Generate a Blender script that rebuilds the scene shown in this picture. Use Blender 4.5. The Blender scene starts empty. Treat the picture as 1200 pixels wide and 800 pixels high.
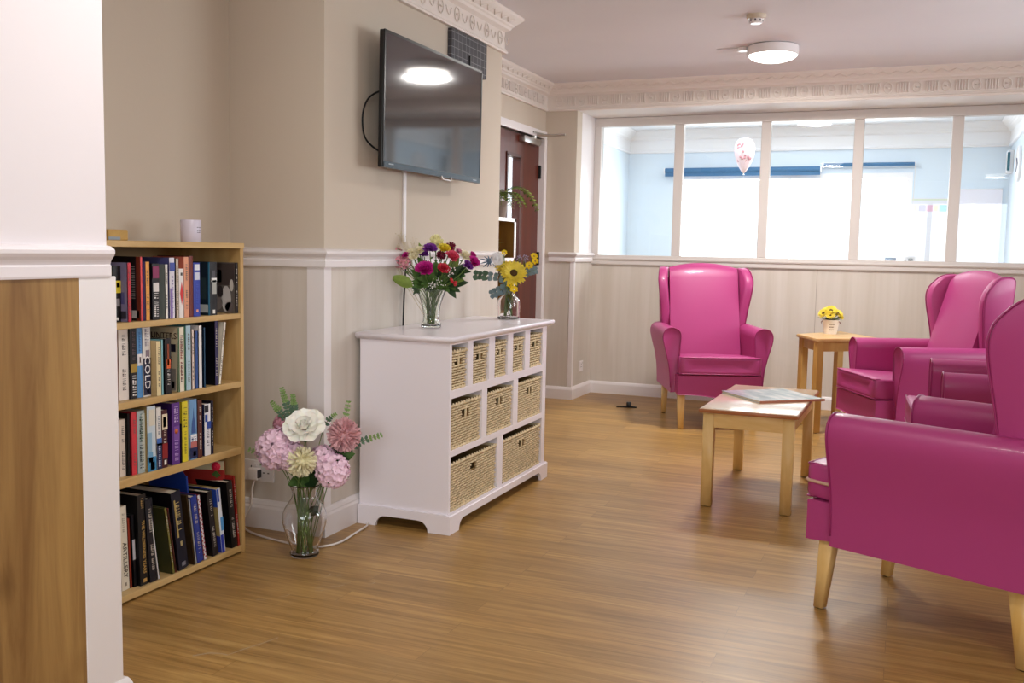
import bpy, bmesh, math, random
from mathutils import Vector, Matrix, Euler
random.seed(7)
PI = math.pi
scene = bpy.context.scene
COL = scene.collection
H = 1.15

# ------------------------------------------------------------------ colour / material helpers
def lin(c):
    if isinstance(c, str):
        c = c.lstrip('#'); c = [int(c[i:i+2], 16) / 255 for i in (0, 2, 4)]
    return tuple((v / 12.92 if v <= .04045 else ((v + .055) / 1.055) ** 2.4) for v in c) + (1.0,)

MATS = {}
def mat(name, color, rough=.5, metal=0., spec=.5, bump=None, var=None, coat=0., trans=0., ior=1.45, sheen=0., sss=0.):
    """bump=(scale,strength) noise bump; var=(scale,amount) gentle value variation of the paint itself"""
    if name in MATS: return MATS[name]
    m = bpy.data.materials.new(name); m.use_nodes = True
    nt = m.node_tree; b = nt.nodes['Principled BSDF']
    col = lin(color)
    b.inputs['Base Color'].default_value = col
    b.inputs['Roughness'].default_value = rough
    b.inputs['Metallic'].default_value = metal
    b.inputs['Specular IOR Level'].default_value = spec
    b.inputs['IOR'].default_value = ior
    b.inputs['Coat Weight'].default_value = coat
    b.inputs['Transmission Weight'].default_value = trans
    if sheen: b.inputs['Sheen Weight'].default_value = sheen
    if sss:
        b.inputs['Subsurface Weight'].default_value = sss; b.inputs['Subsurface Radius'].default_value = (.01, .006, .004)
    tc = nt.nodes.new('ShaderNodeTexCoord')
    if var:
        n = nt.nodes.new('ShaderNodeTexNoise'); n.inputs['Scale'].default_value = var[0]; n.inputs['Detail'].default_value = 4
        nt.links.new(tc.outputs['Object'], n.inputs['Vector'])
        r = nt.nodes.new('ShaderNodeMapRange'); r.inputs[1].default_value = .3; r.inputs[2].default_value = .7
        r.inputs[3].default_value = 1 - var[1]; r.inputs[4].default_value = 1 + var[1]
        nt.links.new(n.outputs['Fac'], r.inputs[0])
        mx = nt.nodes.new('ShaderNodeVectorMath'); mx.operation = 'SCALE'; mx.inputs[0].default_value = col[:3]
        nt.links.new(r.outputs[0], mx.inputs['Scale']); nt.links.new(mx.outputs[0], b.inputs['Base Color'])
    if bump:
        n = nt.nodes.new('ShaderNodeTexNoise'); n.inputs['Scale'].default_value = bump[0]; n.inputs['Detail'].default_value = 5
        nt.links.new(tc.outputs['Object'], n.inputs['Vector'])
        bp = nt.nodes.new('ShaderNodeBump'); bp.inputs['Strength'].default_value = bump[1]; bp.inputs['Distance'].default_value = .002
        nt.links.new(n.outputs['Fac'], bp.inputs['Height']); nt.links.new(bp.outputs[0], b.inputs['Normal'])
    MATS[name] = m
    return m

def wood(name, dark, light, scale=(3, 3, 22), rough=.45, knots=True, detail=6, spec=.4, bump=.1):
    """streaky wood grain in object space; scale stretches the noise (small value = along the grain)"""
    if name in MATS: return MATS[name]
    m = bpy.data.materials.new(name); m.use_nodes = True; nt = m.node_tree; b = nt.nodes['Principled BSDF']
    tc = nt.nodes.new('ShaderNodeTexCoord'); mp = nt.nodes.new('ShaderNodeMapping'); mp.inputs['Scale'].default_value = scale
    nt.links.new(tc.outputs['Object'], mp.inputs[0])
    n = nt.nodes.new('ShaderNodeTexNoise'); n.inputs['Scale'].default_value = 1.; n.inputs['Detail'].default_value = detail; n.inputs['Roughness'].default_value = .6
    n.inputs['Distortion'].default_value = .6
    nt.links.new(mp.outputs[0], n.inputs['Vector'])
    cr = nt.nodes.new('ShaderNodeValToRGB'); cr.color_ramp.elements[0].color = lin(dark); cr.color_ramp.elements[1].color = lin(light)
    cr.color_ramp.elements[0].position = .32; cr.color_ramp.elements[1].position = .66
    nt.links.new(n.outputs['Fac'], cr.inputs[0])
    out = cr.outputs[0]
    if knots:
        v = nt.nodes.new('ShaderNodeTexVoronoi'); v.inputs['Scale'].default_value = 1.
        mp2 = nt.nodes.new('ShaderNodeMapping'); mp2.inputs['Scale'].default_value = tuple(max(2.2, s * .28) for s in scale)
        nt.links.new(tc.outputs['Object'], mp2.inputs[0]); nt.links.new(mp2.outputs[0], v.inputs['Vector'])
        r = nt.nodes.new('ShaderNodeMapRange'); r.inputs[1].default_value = .03; r.inputs[2].default_value = .13; r.inputs[3].default_value = .55; r.inputs[4].default_value = 0
        nt.links.new(v.outputs['Distance'], r.inputs[0])
        mx = nt.nodes.new('ShaderNodeMix'); mx.data_type = 'RGBA'
        k = lin(dark); mx.inputs['B'].default_value = (k[0] * .45, k[1] * .38, k[2] * .3, 1)
        nt.links.new(r.outputs[0], mx.inputs['Factor']); nt.links.new(out, mx.inputs['A']); out = mx.outputs['Result']
    nt.links.new(out, b.inputs['Base Color'])
    b.inputs['Roughness'].default_value = rough; b.inputs['Specular IOR Level'].default_value = spec
    bp = nt.nodes.new('ShaderNodeBump'); bp.inputs['Strength'].default_value = bump; bp.inputs['Distance'].default_value = .001
    nt.links.new(n.outputs['Fac'], bp.inputs['Height']); nt.links.new(bp.outputs[0], b.inputs['Normal'])
    MATS[name] = m
    return m

def glow(name, color, strength):
    if name in MATS: return MATS[name]
    m = bpy.data.materials.new(name); m.use_nodes = True; nt = m.node_tree; b = nt.nodes['Principled BSDF']
    b.inputs['Base Color'].default_value = lin(color); b.inputs['Emission Color'].default_value = lin(color); b.inputs['Emission Strength'].default_value = strength
    MATS[name] = m; return m

def pane_glass(name):
    m = bpy.data.materials.new(name); m.use_nodes = True; nt = m.node_tree
    nt.nodes.remove(nt.nodes['Principled BSDF']); out = nt.nodes['Material Output']
    t = nt.nodes.new('ShaderNodeBsdfTransparent'); t.inputs[0].default_value = (.93, .955, .96, 1)
    g = nt.nodes.new('ShaderNodeBsdfGlossy'); g.inputs['Roughness'].default_value = .01
    f = nt.nodes.new('ShaderNodeFresnel'); f.inputs[0].default_value = 1.5
    mx = nt.nodes.new('ShaderNodeMixShader')
    nt.links.new(f.outputs[0], mx.inputs[0]); nt.links.new(t.outputs[0], mx.inputs[1]); nt.links.new(g.outputs[0], mx.inputs[2]); nt.links.new(mx.outputs[0], out.inputs[0])
    MATS[name] = m; return m

# ------------------------------------------------------------------ object helpers
def link(o, parent=None):
    COL.objects.link(o)
    if parent is not None: o.parent = parent
    return o

def obj(name, bm, m, parent=None, smooth=False, angle=None):
    me = bpy.data.meshes.new(name)
    bmesh.ops.recalc_face_normals(bm, faces=bm.faces)
    bm.to_mesh(me); bm.free()
    for mm in (m if isinstance(m, (list, tuple)) else [m]): me.materials.append(mm)
    if smooth:
        for p in me.polygons: p.use_smooth = True
        if angle is not None:
            try: me.set_sharp_from_angle(angle=math.radians(angle))
            except Exception: pass
    return link(bpy.data.objects.new(name, me), parent)

def tag(o, label=None, cat=None, group=None, kind=None):
    if label: o['label'] = label
    if cat: o['category'] = cat
    if group: o['group'] = group
    if kind: o['kind'] = kind
    return o

def thing(name, label, cat, loc=(0, 0, 0), rotz=0, group=None):
    o = bpy.data.objects.new(name, None); o.empty_display_size = .05
    o.location = loc; o.rotation_euler = (0, 0, rotz)
    link(o); tag(o, label, cat, group); return o

def struct(name, bm, m, parent=None, smooth=False, label=None):
    o = obj(name, bm, m, parent, smooth, 35 if smooth else None)
    if parent is None: o['kind'] = 'structure'
    if label: o['label'] = label
    return o

def dup(root, loc, rotz, label, group=None):
    r = root.copy(); link(r); r.location = loc; r.rotation_euler = (0, 0, rotz); r['label'] = label
    if group: r['group'] = group
    for ch in list(root.children):
        c = ch.copy(); link(c, r)
        for g in list(ch.children):
            d = g.copy(); link(d, c)
    return r

# ------------------------------------------------------------------ shape helpers (all write into a bmesh)
def BM(): return bmesh.new()

def box(bm, x0, x1, y0, y1, z0, z1, bev=0., seg=2, mi=0, M=None):
    v = [bm.verts.new(p) for p in ((x0, y0, z0), (x1, y0, z0), (x1, y1, z0), (x0, y1, z0), (x0, y0, z1), (x1, y0, z1), (x1, y1, z1), (x0, y1, z1))]
    fs = [bm.faces.new([v[i] for i in q]) for q in ((3, 2, 1, 0), (4, 5, 6, 7), (0, 1, 5, 4), (1, 2, 6, 5), (2, 3, 7, 6), (3, 0, 4, 7))]
    for f in fs: f.material_index = mi
    vs = list(v)
    if bev > 0:
        es = set(e for f in fs for e in f.edges)
        r = bmesh.ops.bevel(bm, geom=list(es), offset=bev, segments=seg, profile=.5, affect='EDGES')
        vs = list(set(r['verts']) | set(x for x in v if x.is_valid))
        for f in r['faces']: f.material_index = mi
    if M is not None:
        bmesh.ops.transform(bm, matrix=M, verts=[x for x in vs if x.is_valid])
    return vs

def prism(bm, pts, axis, a, b, mi=0):
    """extrude a closed 2-D polygon along axis ('x': pts are (y,z); 'y': (x,z); 'z': (x,y))"""
    def mk(p, t):
        return {'x': (t, p[0], p[1]), 'y': (p[0], t, p[1]), 'z': (p[0], p[1], t)}[axis]
    A = [bm.verts.new(mk(p, a)) for p in pts]; B = [bm.verts.new(mk(p, b)) for p in pts]
    n = len(pts)
    for i in range(n):
        f = bm.faces.new((A[i], A[(i + 1) % n], B[(i + 1) % n], B[i])); f.material_index = mi
    f1 = bm.faces.new(A[::-1]); f2 = bm.faces.new(B); f1.material_index = f2.material_index = mi
    return A + B

def loft(bm, loops, caps=True, closed=True, mi=0):
    """connect successive vertex loops (lists of points)"""
    L = [[bm.verts.new(p) for p in lp] for lp in loops]
    n = len(L[0])
    for a, b in zip(L, L[1:]):
        for i in range(n if closed else n - 1):
            j = (i + 1) % n
            try:
                f = bm.faces.new((a[i], a[j], b[j], b[i])); f.material_index = mi; f.smooth = True
            except ValueError: pass
    if caps and closed:
        for lp in (L[0], L[-1]):
            try:
                f = bm.faces.new(lp); f.material_index = mi
            except ValueError: pass
    return L

def lathe(bm, prof, seg=24, c=(0, 0, 0), mi=0, wob=None, close=False):
    """revolve (r,z) pairs round the vertical axis"""
    rows = []
    for k, (r, z) in enumerate(prof):
        if r < 1e-6: rows.append([bm.verts.new((c[0], c[1], c[2] + z))]); continue
        row = []
        for i in range(seg):
            a = 2 * PI * i / seg; rr = r * (wob(a, z) if wob else 1)
            row.append(bm.verts.new((c[0] + rr * math.cos(a), c[1] + rr * math.sin(a), c[2] + z)))
        rows.append(row)
    pairs = list(zip(rows, rows[1:]))
    if close: pairs.append((rows[-1], rows[0]))
    for a, b in pairs:
        for i in range(seg):
            j = (i + 1) % seg
            if len(a) == 1 and len(b) == 1: continue
            if len(a) == 1: q = (a[0], b[j], b[i])
            elif len(b) == 1: q = (a[i], a[j], b[0])
            else: q = (a[i], a[j], b[j], b[i])
            try: f = bm.faces.new(q); f.material_index = mi; f.smooth = True
            except ValueError: pass

def tube(bm, pts, r, seg=8, mi=0, closed=False, cap=True):
    """round tube along points; r a number or a list"""
    P = [Vector(p) for p in pts]; n = len(P)
    R = r if isinstance(r, (list, tuple)) else [r] * n
    up = Vector((0, 0, 1)); prev = None; rings = []
    for i in range(n):
        if closed: t = P[(i + 1) % n] - P[i - 1]
        else: t = P[min(i + 1, n - 1)] - P[max(i - 1, 0)]
        if t.length < 1e-9: t = Vector((0, 0, 1))
        t.normalize()
        if prev is None:
            ref = up if abs(t.z) < .9 else Vector((1, 0, 0)); u = t.cross(ref).normalized()
        else:
            u = prev - t * prev.dot(t)
            if u.length < 1e-6: u = t.cross(up)
            u.normalize()
        prev = u; v = t.cross(u)
        rings.append([bm.verts.new(P[i] + (u * math.cos(2 * PI * k / seg) + v * math.sin(2 * PI * k / seg)) * R[i]) for k in range(seg)])
    prs = list(zip(rings, rings[1:]))
    if closed: prs.append((rings[-1], rings[0]))
    for a, b in prs:
        for k in range(seg):
            f = bm.faces.new((a[k], a[(k + 1) % seg], b[(k + 1) % seg], b[k])); f.material_index = mi; f.smooth = True
    if cap and not closed:
        for q in (rings[0], rings[-1]):
            f = bm.faces.new(q); f.material_index = mi

def bez(p0, p1, p2, p3, n=8):
    p0, p1, p2, p3 = map(Vector, (p0, p1, p2, p3))
    return [p0 * (1 - t) ** 3 + p1 * 3 * t * (1 - t) ** 2 + p2 * 3 * t * t * (1 - t) + p3 * t ** 3 for t in [i / n for i in range(n + 1)]]

def catmull(pts, sub=6, closed=False):
    P = [Vector(p) for p in pts]; n = len(P); out = []
    rng = range(n) if closed else range(n - 1)
    for i in rng:
        g = (lambda k: P[k % n]) if closed else (lambda k: P[max(0, min(n - 1, k))])
        a, b, c, d = g(i - 1), g(i), g(i + 1), g(i + 2)
        for s in range(sub):
            t = s / sub
            out.append(.5 * ((2 * b) + (c - a) * t + (2 * a - 5 * b + 4 * c - d) * t * t + (3 * b - a - 3 * c + d) * t ** 3))
    if not closed: out.append(P[-1])
    return out

def orient(z, roll=0.):
    """matrix whose local +Z points along z"""
    z = Vector(z).normalized(); q = z.to_track_quat('Z', 'Y')
    return q.to_matrix().to_4x4() @ Matrix.Rotation(roll, 4, 'Z')

_FONT = {}
def text_bm(bm, s, size, M, depth=.0004, mi=0, sx=1.):
    """letters as real thin geometry merged into bm; M places the text's xy plane"""
    cu = bpy.data.curves.new('t', 'FONT'); cu.body = s; cu.size = size; cu.extrude = depth; cu.align_x = 'CENTER'; cu.align_y = 'CENTER'
    cu.resolution_u = 2
    o = bpy.data.objects.new('t', cu); COL.objects.link(o)
    bpy.context.view_layer.update()
    me = bpy.data.meshes.new_from_object(o)
    me.transform(M @ Matrix.Diagonal((sx, 1, 1, 1)))
    k = len(bm.faces); bm.from_mesh(me); bm.faces.ensure_lookup_table()
    for f in bm.faces[k:]: f.material_index = mi
    bpy.data.objects.remove(o); bpy.data.meshes.remove(me); bpy.data.curves.remove(cu)

# ------------------------------------------------------------------ materials
M_wall = mat('beige wall paint', '#cabdad', .75, bump=(90, .12), spec=.25)
M_pier = mat('pinkish white wall paint', '#e6dfe2', .6, bump=(60, .1), spec=.3)
M_white = mat('white gloss paint', '#e9e4e4', .32, spec=.45, bump=(14, .05))
M_cabw = mat('white cabinet lacquer', '#f0eaf0', .28, spec=.5)
M_ceil = mat('ceiling paint', '#e4e2e6', .85, bump=(6, .5), spec=.2, var=(1.3, .025))
M_corn = mat('cornice plaster', '#e6dcd4', .6, spec=.3)
M_frame = mat('window frame paint', '#d6cfca', .4)
M_black = mat('black plastic', '#0c0b0d', .3)
M_blackm = mat('matt black', '#0a090a', .7)
M_leather = mat('magenta vinyl', '#a93c76', .42, spec=.5, bump=(260, .1), coat=.06)
M_piping = mat('magenta vinyl piping', '#962a62', .35, spec=.5)
M_beech = wood('beech wood', '#d2a75e', '#e6c486', (14, 14, 2.2), .4, knots=False, spec=.4, bump=.05)
M_beechx = wood('beech wood lengthwise', '#d2a75e', '#e6c486', (2.2, 14, 14), .4, knots=False, spec=.4, bump=.05)
M_ctab = wood('oak stained beech', '#b98a44', '#cda25c', (14, 14, 2.2), .42, knots=False, bump=.05)
M_ctop = wood('oak stained table top', '#c89e62', '#ddb980', (3, 16, 16), .3, knots=False, bump=.03)
M_pine = wood('varnished pine', '#b8945a', '#d4b47c', (3, 2.4, 14), .42, spec=.4)
M_pinev = wood('varnished pine upright', '#b48e54', '#d2b078', (14, 14, 2.2), .42, spec=.4)
M_panel = wood('pale laminate panelling', '#cbc2b6', '#d6cec5', (11, 11, .55), .5, knots=False, spec=.3, bump=.05)
M_oakp = wood('oak laminate panel', '#7d5a33', '#a98550', (16, 16, 1.3), .45, knots=True, bump=.06)
M_doorw = wood('mahogany door', '#4a1a10', '#642616', (16, 16, 1.), .35, knots=False, spec=.5, bump=.03)
M_wick = mat('natural wicker', '#dac6a0', .6, var=(35, .2), spec=.3)
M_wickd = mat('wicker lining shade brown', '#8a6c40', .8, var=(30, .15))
M_glass = mat('clear glass', '#ffffff', .0, trans=1., ior=1.45)
M_glassd = mat('cut glass', '#fafffa', .02, trans=1., ior=1.5)
M_pane = pane_glass('window pane glass')
M_chrome = mat('brushed aluminium', '#c4c2c0', .35, metal=1.)
M_green = mat('leaf green', '#4c6b32', .55, var=(40, .3), spec=.35)
M_greenl = mat('light leaf green', '#7d9440', .5, var=(40, .25))
M_greend = mat('dark leaf green', '#26401f', .5, var=(40, .25))
M_euc = mat('eucalyptus green', '#4d6a52', .6, var=(50, .2))
M_euct = mat('young eucalyptus green', '#74904e', .6, var=(50, .2))
M_eucb = mat('silver blue eucalyptus', '#71868a', .6, var=(50, .2))
M_stem = mat('green stem', '#5b7434', .5, var=(30, .2))
M_page = mat('book pages', '#ddd2bd', .8, bump=(400, .3))
M_cable = mat('white cable', '#e2dbd6', .4)
M_blue = mat('pale blue wall paint', '#deebf6', .7)
M_paper = mat('white paper', '#e9e8ea', .6)

def floor_material():
    m = bpy.data.materials.new('wood plank vinyl floor'); m.use_nodes = True; nt = m.node_tree; b = nt.nodes['Principled BSDF']
    N = nt.nodes.new; Lk = nt.links.new
    tc = N('ShaderNodeTexCoord')
    # planks run along X: brick pattern, rows stacked along Y
    br = N('ShaderNodeTexBrick'); br.offset = .37; br.squash = 1.
    br.inputs['Scale'].default_value = 1.; br.inputs['Brick Width'].default_value = 1.22; br.inputs['Row Height'].default_value = .102
    br.inputs['Mortar Size'].default_value = .0011; br.inputs['Mortar Smooth'].default_value = .3; br.inputs['Bias'].default_value = 0.
    br.inputs['Color1'].default_value = (0, 0, 0, 1); br.inputs['Color2'].default_value = (1, 1, 1, 1); br.inputs['Mortar'].default_value = (.5, .5, .5, 1)
    Lk(tc.outputs['Object'], br.inputs['Vector'])
    # per-plank shift of grain
    sc = N('ShaderNodeVectorMath'); sc.operation = 'MULTIPLY_ADD'
    sc.inputs[1].default_value = (2.2, 52, 1); Lk(tc.outputs['Object'], sc.inputs[0])
    cv = N('ShaderNodeVectorMath'); cv.operation = 'SCALE'; cv.inputs['Scale'].default_value = 13.; Lk(br.outputs['Color'], cv.inputs[0]); Lk(cv.outputs[0], sc.inputs[2])
    n = N('ShaderNodeTexNoise'); n.inputs['Scale'].default_value = 1.; n.inputs['Detail'].default_value = 8; n.inputs['Roughness'].default_value = .62; n.inputs['Distortion'].default_value = .5
    Lk(sc.outputs[0], n.inputs['Vector'])
    cr = N('ShaderNodeValToRGB'); e = cr.color_ramp.elements
    e[0].position = .30; e[0].color = lin('#8a6836'); e[1].position = .72; e[1].color = lin('#bf9a5c')
    k = e.new(.5); k.color = lin('#a88148')
    Lk(n.outputs['Fac'], cr.inputs[0])
    # plank to plank tone
    r = N('ShaderNodeMapRange'); r.inputs[3].default_value = .86; r.inputs[4].default_value = 1.1; Lk(br.outputs['Color'], r.inputs[0])
    s2 = N('ShaderNodeVectorMath'); s2.operation = 'SCALE'; Lk(cr.outputs[0], s2.inputs[0]); Lk(r.outputs[0], s2.inputs['Scale'])
    mx = N('ShaderNodeMix'); mx.data_type = 'RGBA'; mx.inputs['B'].default_value = lin('#6d4f28')
    f = N('ShaderNodeMath'); f.operation = 'MULTIPLY'; f.inputs[1].default_value = .5; Lk(br.outputs['Fac'], f.inputs[0]); Lk(f.outputs[0], mx.inputs['Factor']); Lk(s2.outputs[0], mx.inputs['A'])
    Lk(mx.outputs['Result'], b.inputs['Base Color'])
    n2 = N('ShaderNodeTexNoise'); n2.inputs['Scale'].default_value = 2.5; n2.inputs['Detail'].default_value = 3; Lk(tc.outputs['Object'], n2.inputs['Vector'])
    r2 = N('ShaderNodeMapRange'); r2.inputs[3].default_value = .28; r2.inputs[4].default_value = .44; Lk(n2.outputs['Fac'], r2.inputs[0]); Lk(r2.outputs[0], b.inputs['Roughness'])
    b.inputs['Specular IOR Level'].default_value = .5
    bp = N('ShaderNodeBump'); bp.inputs['Strength'].default_value = .12; bp.inputs['Distance'].default_value = .001; Lk(n.outputs['Fac'], bp.inputs['Height']); Lk(bp.outputs[0], b.inputs['Normal'])
    return m
M_floor = floor_material()

LAMP_W, LAMP_2, W_RIGHT, W_RIGHT2, W_REAR, W_FAR, W_FARC, EXPO = 34, 11, 14, 56, 70, 60, 20, 0.34
# ================================================================== THE ROOM
# world: X to the right, Y into the room, Z up, metres
XT = -2.10      # television wall (chimney breast front)
XP = -1.717     # near pier
XA = -2.544     # back of the book alcove
XD = -2.63      # door wall in the recess
YB = 3.242      # near face of the chimney breast
YE = 4.985      # far end of the chimney breast
YF = 7.14       # facing wall beside the big window
YW = 7.612      # window wall
XC = -2.376     # corner of the facing wall
XR = 2.45       # right wall
YN = -2.2       # wall behind the camera
ZC = 2.41
T = .12

bm = BM(); box(bm, -3.2, XR + .2, YN - .2, 10.3, -.08, 0); floor = struct('floor', bm, M_floor)
M_scuff = mat('dried glue scuff', '#b3a084', .7)
bm = BM(); rs = random.Random(12)
def scuff(pts, w):
    for (a, b) in zip(pts, pts[1:]):
        a, b = Vector(a), Vector(b); d = (b - a).normalized(); n = Vector((-d.y, d.x)) * w
        wa, wb = rs.uniform(.4, 1.1), rs.uniform(.4, 1.1)
        bm.faces.new([bm.verts.new((p.x, p.y, .0004)) for p in (a - n * wa, b - n * wb, b + n * wb, a + n * wa)])
scuff([(-1.80, 2.115), (-1.77, 2.15), (-1.74, 2.16), (-1.715, 2.16)], .0035)
scuff([(-1.715, 2.16), (-1.70, 2.21), (-1.68, 2.26), (-1.66, 2.32)], .002)
for (x, y) in ((-1.80, 2.72), (-1.785, 2.70), (-1.76, 2.76), (-1.74, 2.80), (-1.66, 2.86), (-1.655, 2.83), (-1.83, 2.83), (-1.80, 2.86), (-1.91, 2.55), (-1.86, 2.60)):
    an = rs.uniform(.4, 1.3); l = rs.uniform(.008, .028); scuff([(x, y), (x + math.cos(an) * l, y + math.sin(an) * l), (x + math.cos(an + .3) * l * 1.8, y + math.sin(an + .3) * l * 1.8)], .002)
obj('scuff_marks', bm, M_scuff, floor)
bm = BM(); box(bm, -3.2, XR + .2, YN - .2, YW + .06, ZC, ZC + .1); struct('ceiling', bm, M_ceil)

DR0, DR1 = 1.055, 1.17   # dado rail bottom / top (wall panelling stops at DR0)
def wall_pair(side, x0, x1, y0, y1, low=None, up=M_wall, z1=ZC):
    """upper paint + lower laminate panelling as two meshes of the same wall"""
    bm = BM(); box(bm, x0, x1, y0, y1, 1.10, z1); w = struct('wall_' + side, bm, up)
    bm = BM(); box(bm, x0, x1, y0, y1, 0, 1.10); obj('lower_panelling', bm, low or M_panel, w)
    return w
wall_pair('television', XA - T, XT, YB, YE)          # breast, solid back to the alcove line
wall_pair('alcove', XA - T, XA, 1.742, YB)
wall_pair('door_side', XD - T, XD, YE, 6.125)
bm = BM(); box(bm, XD - T, XD, 7.085, YF, 0, ZC); box(bm, XD - T, XD, 6.125, 7.085, 2.0, ZC); struct('wall_over_door', bm, M_wall)
bm = BM(); box(bm, XD - T, XA - T, YE - .3, YE, 0, ZC); struct('wall_recess', bm, M_wall)
wall_pair('facing', XD - T, XC, YF, YF + T)
wall_pair('window_return', XC - T, XC, YF + T, YW + .03, z1=2.215, up=M_white)
# near pier: thick wall parallel to the television wall
bm = BM(); box(bm, XA - T, XP, YN, 1.742, 1.1, ZC); wn = struct('wall_near', bm, M_pier)
bm = BM(); box(bm, XA - T, XP, YN, 1.742, 0, 1.1); obj('lower_wall', bm, M_white, wn)
bm = BM(); box(bm, XP - .002, XP + .006, YN + .3, 1.652, .09, 1.072); obj('oak_panel', bm, M_oakp, wn)
bm = BM(); box(bm, XP - .01, XP + .008, 1.652, 1.762, .0, 1.072, .002); box(bm, XP - .2, XP - .01, 1.742, 1.762, .0, 1.072, .002); obj('corner_board', bm, M_white, wn)
# unseen right and rear walls, window openings added to let light in
def wall_open(side, axis, p0, p1, a0, a1, holes, m=M_wall):
    bm = BM(); cuts = sorted(holes); cur = a0
    def seg(a, b, z0, z1):
        if b - a < .001: return
        if axis == 'x': box(bm, p0, p1, a, b, z0, z1)
        else: box(bm, a, b, p0, p1, z0, z1)
    for (h0, h1, z0, z1) in cuts:
        seg(cur, h0, 0, ZC); seg(h0, h1, 0, z0); seg(h0, h1, z1, ZC); cur = h1
    seg(cur, a1, 0, ZC)
    return struct('wall_' + side, bm, m)
wall_open('right', 'x', XR, XR + T, YN, YW, [(-.9, 1.5, .85, 2.1), (4.1, 6.7, .85, 2.1)])
wall_open('rear', 'y', YN - T, YN, XA - T, XR + T, [(-.9, 1.5, .85, 2.1)])

# window wall: panelling below, header and beam above
bm = BM(); box(bm, XC - T, XR, YW, YW + .1, 0, 1.06); struct('wall_window_lower', bm, M_panel)
bm = BM(); box(bm, XC - T, XR, YF, YW + .1, 2.215, ZC); struct('wall_beam', bm, mat('matt white paint', '#e9e6e4', .7, spec=.25))

# panel joints of the laminate (thin vertical cover strips) on the window wall
bm = BM()
for x in (-1.55, -.62, .31, 1.24): box(bm, x, x + .004, YW - .0015, YW + .001, .1, 1.056)
struct('trim_9', bm, mat('panel joint', '#a69a8e', .6))

# ------------------------------------------------------------------ skirting boards and dado rails (profile swept along a wall)
def run(bm, prof, p0, p1, n, ext0=0, ext1=0):
    """prof: (out, z); p0->p1 on the wall; n: outward normal (2-D)"""
    d = Vector((p1[0] - p0[0], p1[1] - p0[1])); d.normalize()
    a = Vector(p0) - d * ext0; b = Vector(p1) + d * ext1
    loops = []
    for q, miter in ((a, -1 if ext0 == 0 else 0), (b, 0)):
        loops.append([(q.x + n[0] * o, q.y + n[1] * o, z) for o, z in prof])
    loft(bm, loops)
    for f in bm.faces: f.smooth = False
def run_m(bm, prof, pts, side=1):
    """mitred run along a polyline of wall points; outward = left of travel if side>0"""
    P = [Vector(p) for p in pts]; loops = []
    def nrm(a, b):
        d = (b - a).normalized(); return Vector((-d.y, d.x)) * side
    for i, p in enumerate(P):
        if i == 0: m = nrm(P[0], P[1])
        elif i == len(P) - 1: m = nrm(P[-2], P[-1])
        else:
            a, b = nrm(P[i - 1], p), nrm(p, P[i + 1]); m = (a + b); m = m / m.dot(a) if abs(m.dot(a)) > 1e-6 else a
        loops.append([(p.x + m.x * o, p.y + m.y * o, z) for o, z in prof])
    L = loft(bm, loops)
    for f in bm.faces: f.smooth = False
SK = [(0, 0), (.018, 0), (.018, .085), (.014, .095), (.014, .10), (.009, .112), (.004, .118), (0, .118)]
SKS = [(0, 0), (.016, 0), (.016, .075), (.010, .09), (.004, .098), (0, .098)]
DR = [(0, 1.052), (.014, 1.052), (.016, 1.060), (.016, 1.094), (.012, 1.100), (.014, 1.108), (.018, 1.118), (.026, 1.128), (.032, 1.140), (.032, 1.152), (.026, 1.160), (.012, 1.168), (0, 1.170)]
DR = [(o, 1.10 + (z - 1.052) * .62) for o, z in DR]   # rail from 1.10 to 1.173
def lower(pr, dz): return [(o, z + dz) for o, z in pr]
# pier (rail and skirting wrap round its end)
bm = BM(); run_m(bm, [(o * .75, z - .030) for o, z in DR], [(XP, YN), (XP, 1.744)], -1); struct('trim_1', bm, M_pier)
bm = BM(); run_m(bm, [(o * .9 + .006 if o > 0 else o, z) for o, z in SKS], [(XP, YN), (XP, 1.764), (XA, 1.764)], -1); struct('baseboard_near', bm, M_white)
# breast + alcove: XA,YB -> XT,YB -> XT,YE -> recess
rail = lower(DR, -.031)
bm = BM(); run_m(bm, rail, [(XA, YB), (XT, YB), (XT, YE), (XD, YE), (XD, 6.05)], -1); struct('trim_2', bm, M_white)
bm = BM(); run_m(bm, SK, [(XA, YB), (XT, YB), (XT, YE), (XD, YE), (XD, 6.05)], -1); struct('baseboard_breast', bm, M_white)
# corner angle strip on the breast
bm = BM()
prism(bm, [(XT - .075, YB - .004), (XT + .004, YB - .004), (XT + .004, YB + .046), (XT, YB + .046), (XT, YB), (XT - .075, YB)], 'z', .118, 1.075)
struct('trim_3', bm, M_white)
# facing wall, return, window wall
bm = BM(); run_m(bm, lower(DR, -.03), [(XD + .05, YF), (XC, YF), (XC, YW - .04)], -1); struct('trim_4', bm, M_white)
bm = BM(); run_m(bm, SKS, [(XD + .05, YF), (XC, YF), (XC, YW), (XR, YW), (XR, YN)], -1); struct('baseboard_far', bm, M_white)
bm = BM(); prism(bm, [(XC - .03, YF - .004), (XC + .004, YF - .004), (XC + .004, YF + .03), (XC, YF + .03), (XC, YF), (XC - .03, YF)], 'z', .1, 1.07); struct('trim_5', bm, M_white)

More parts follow.
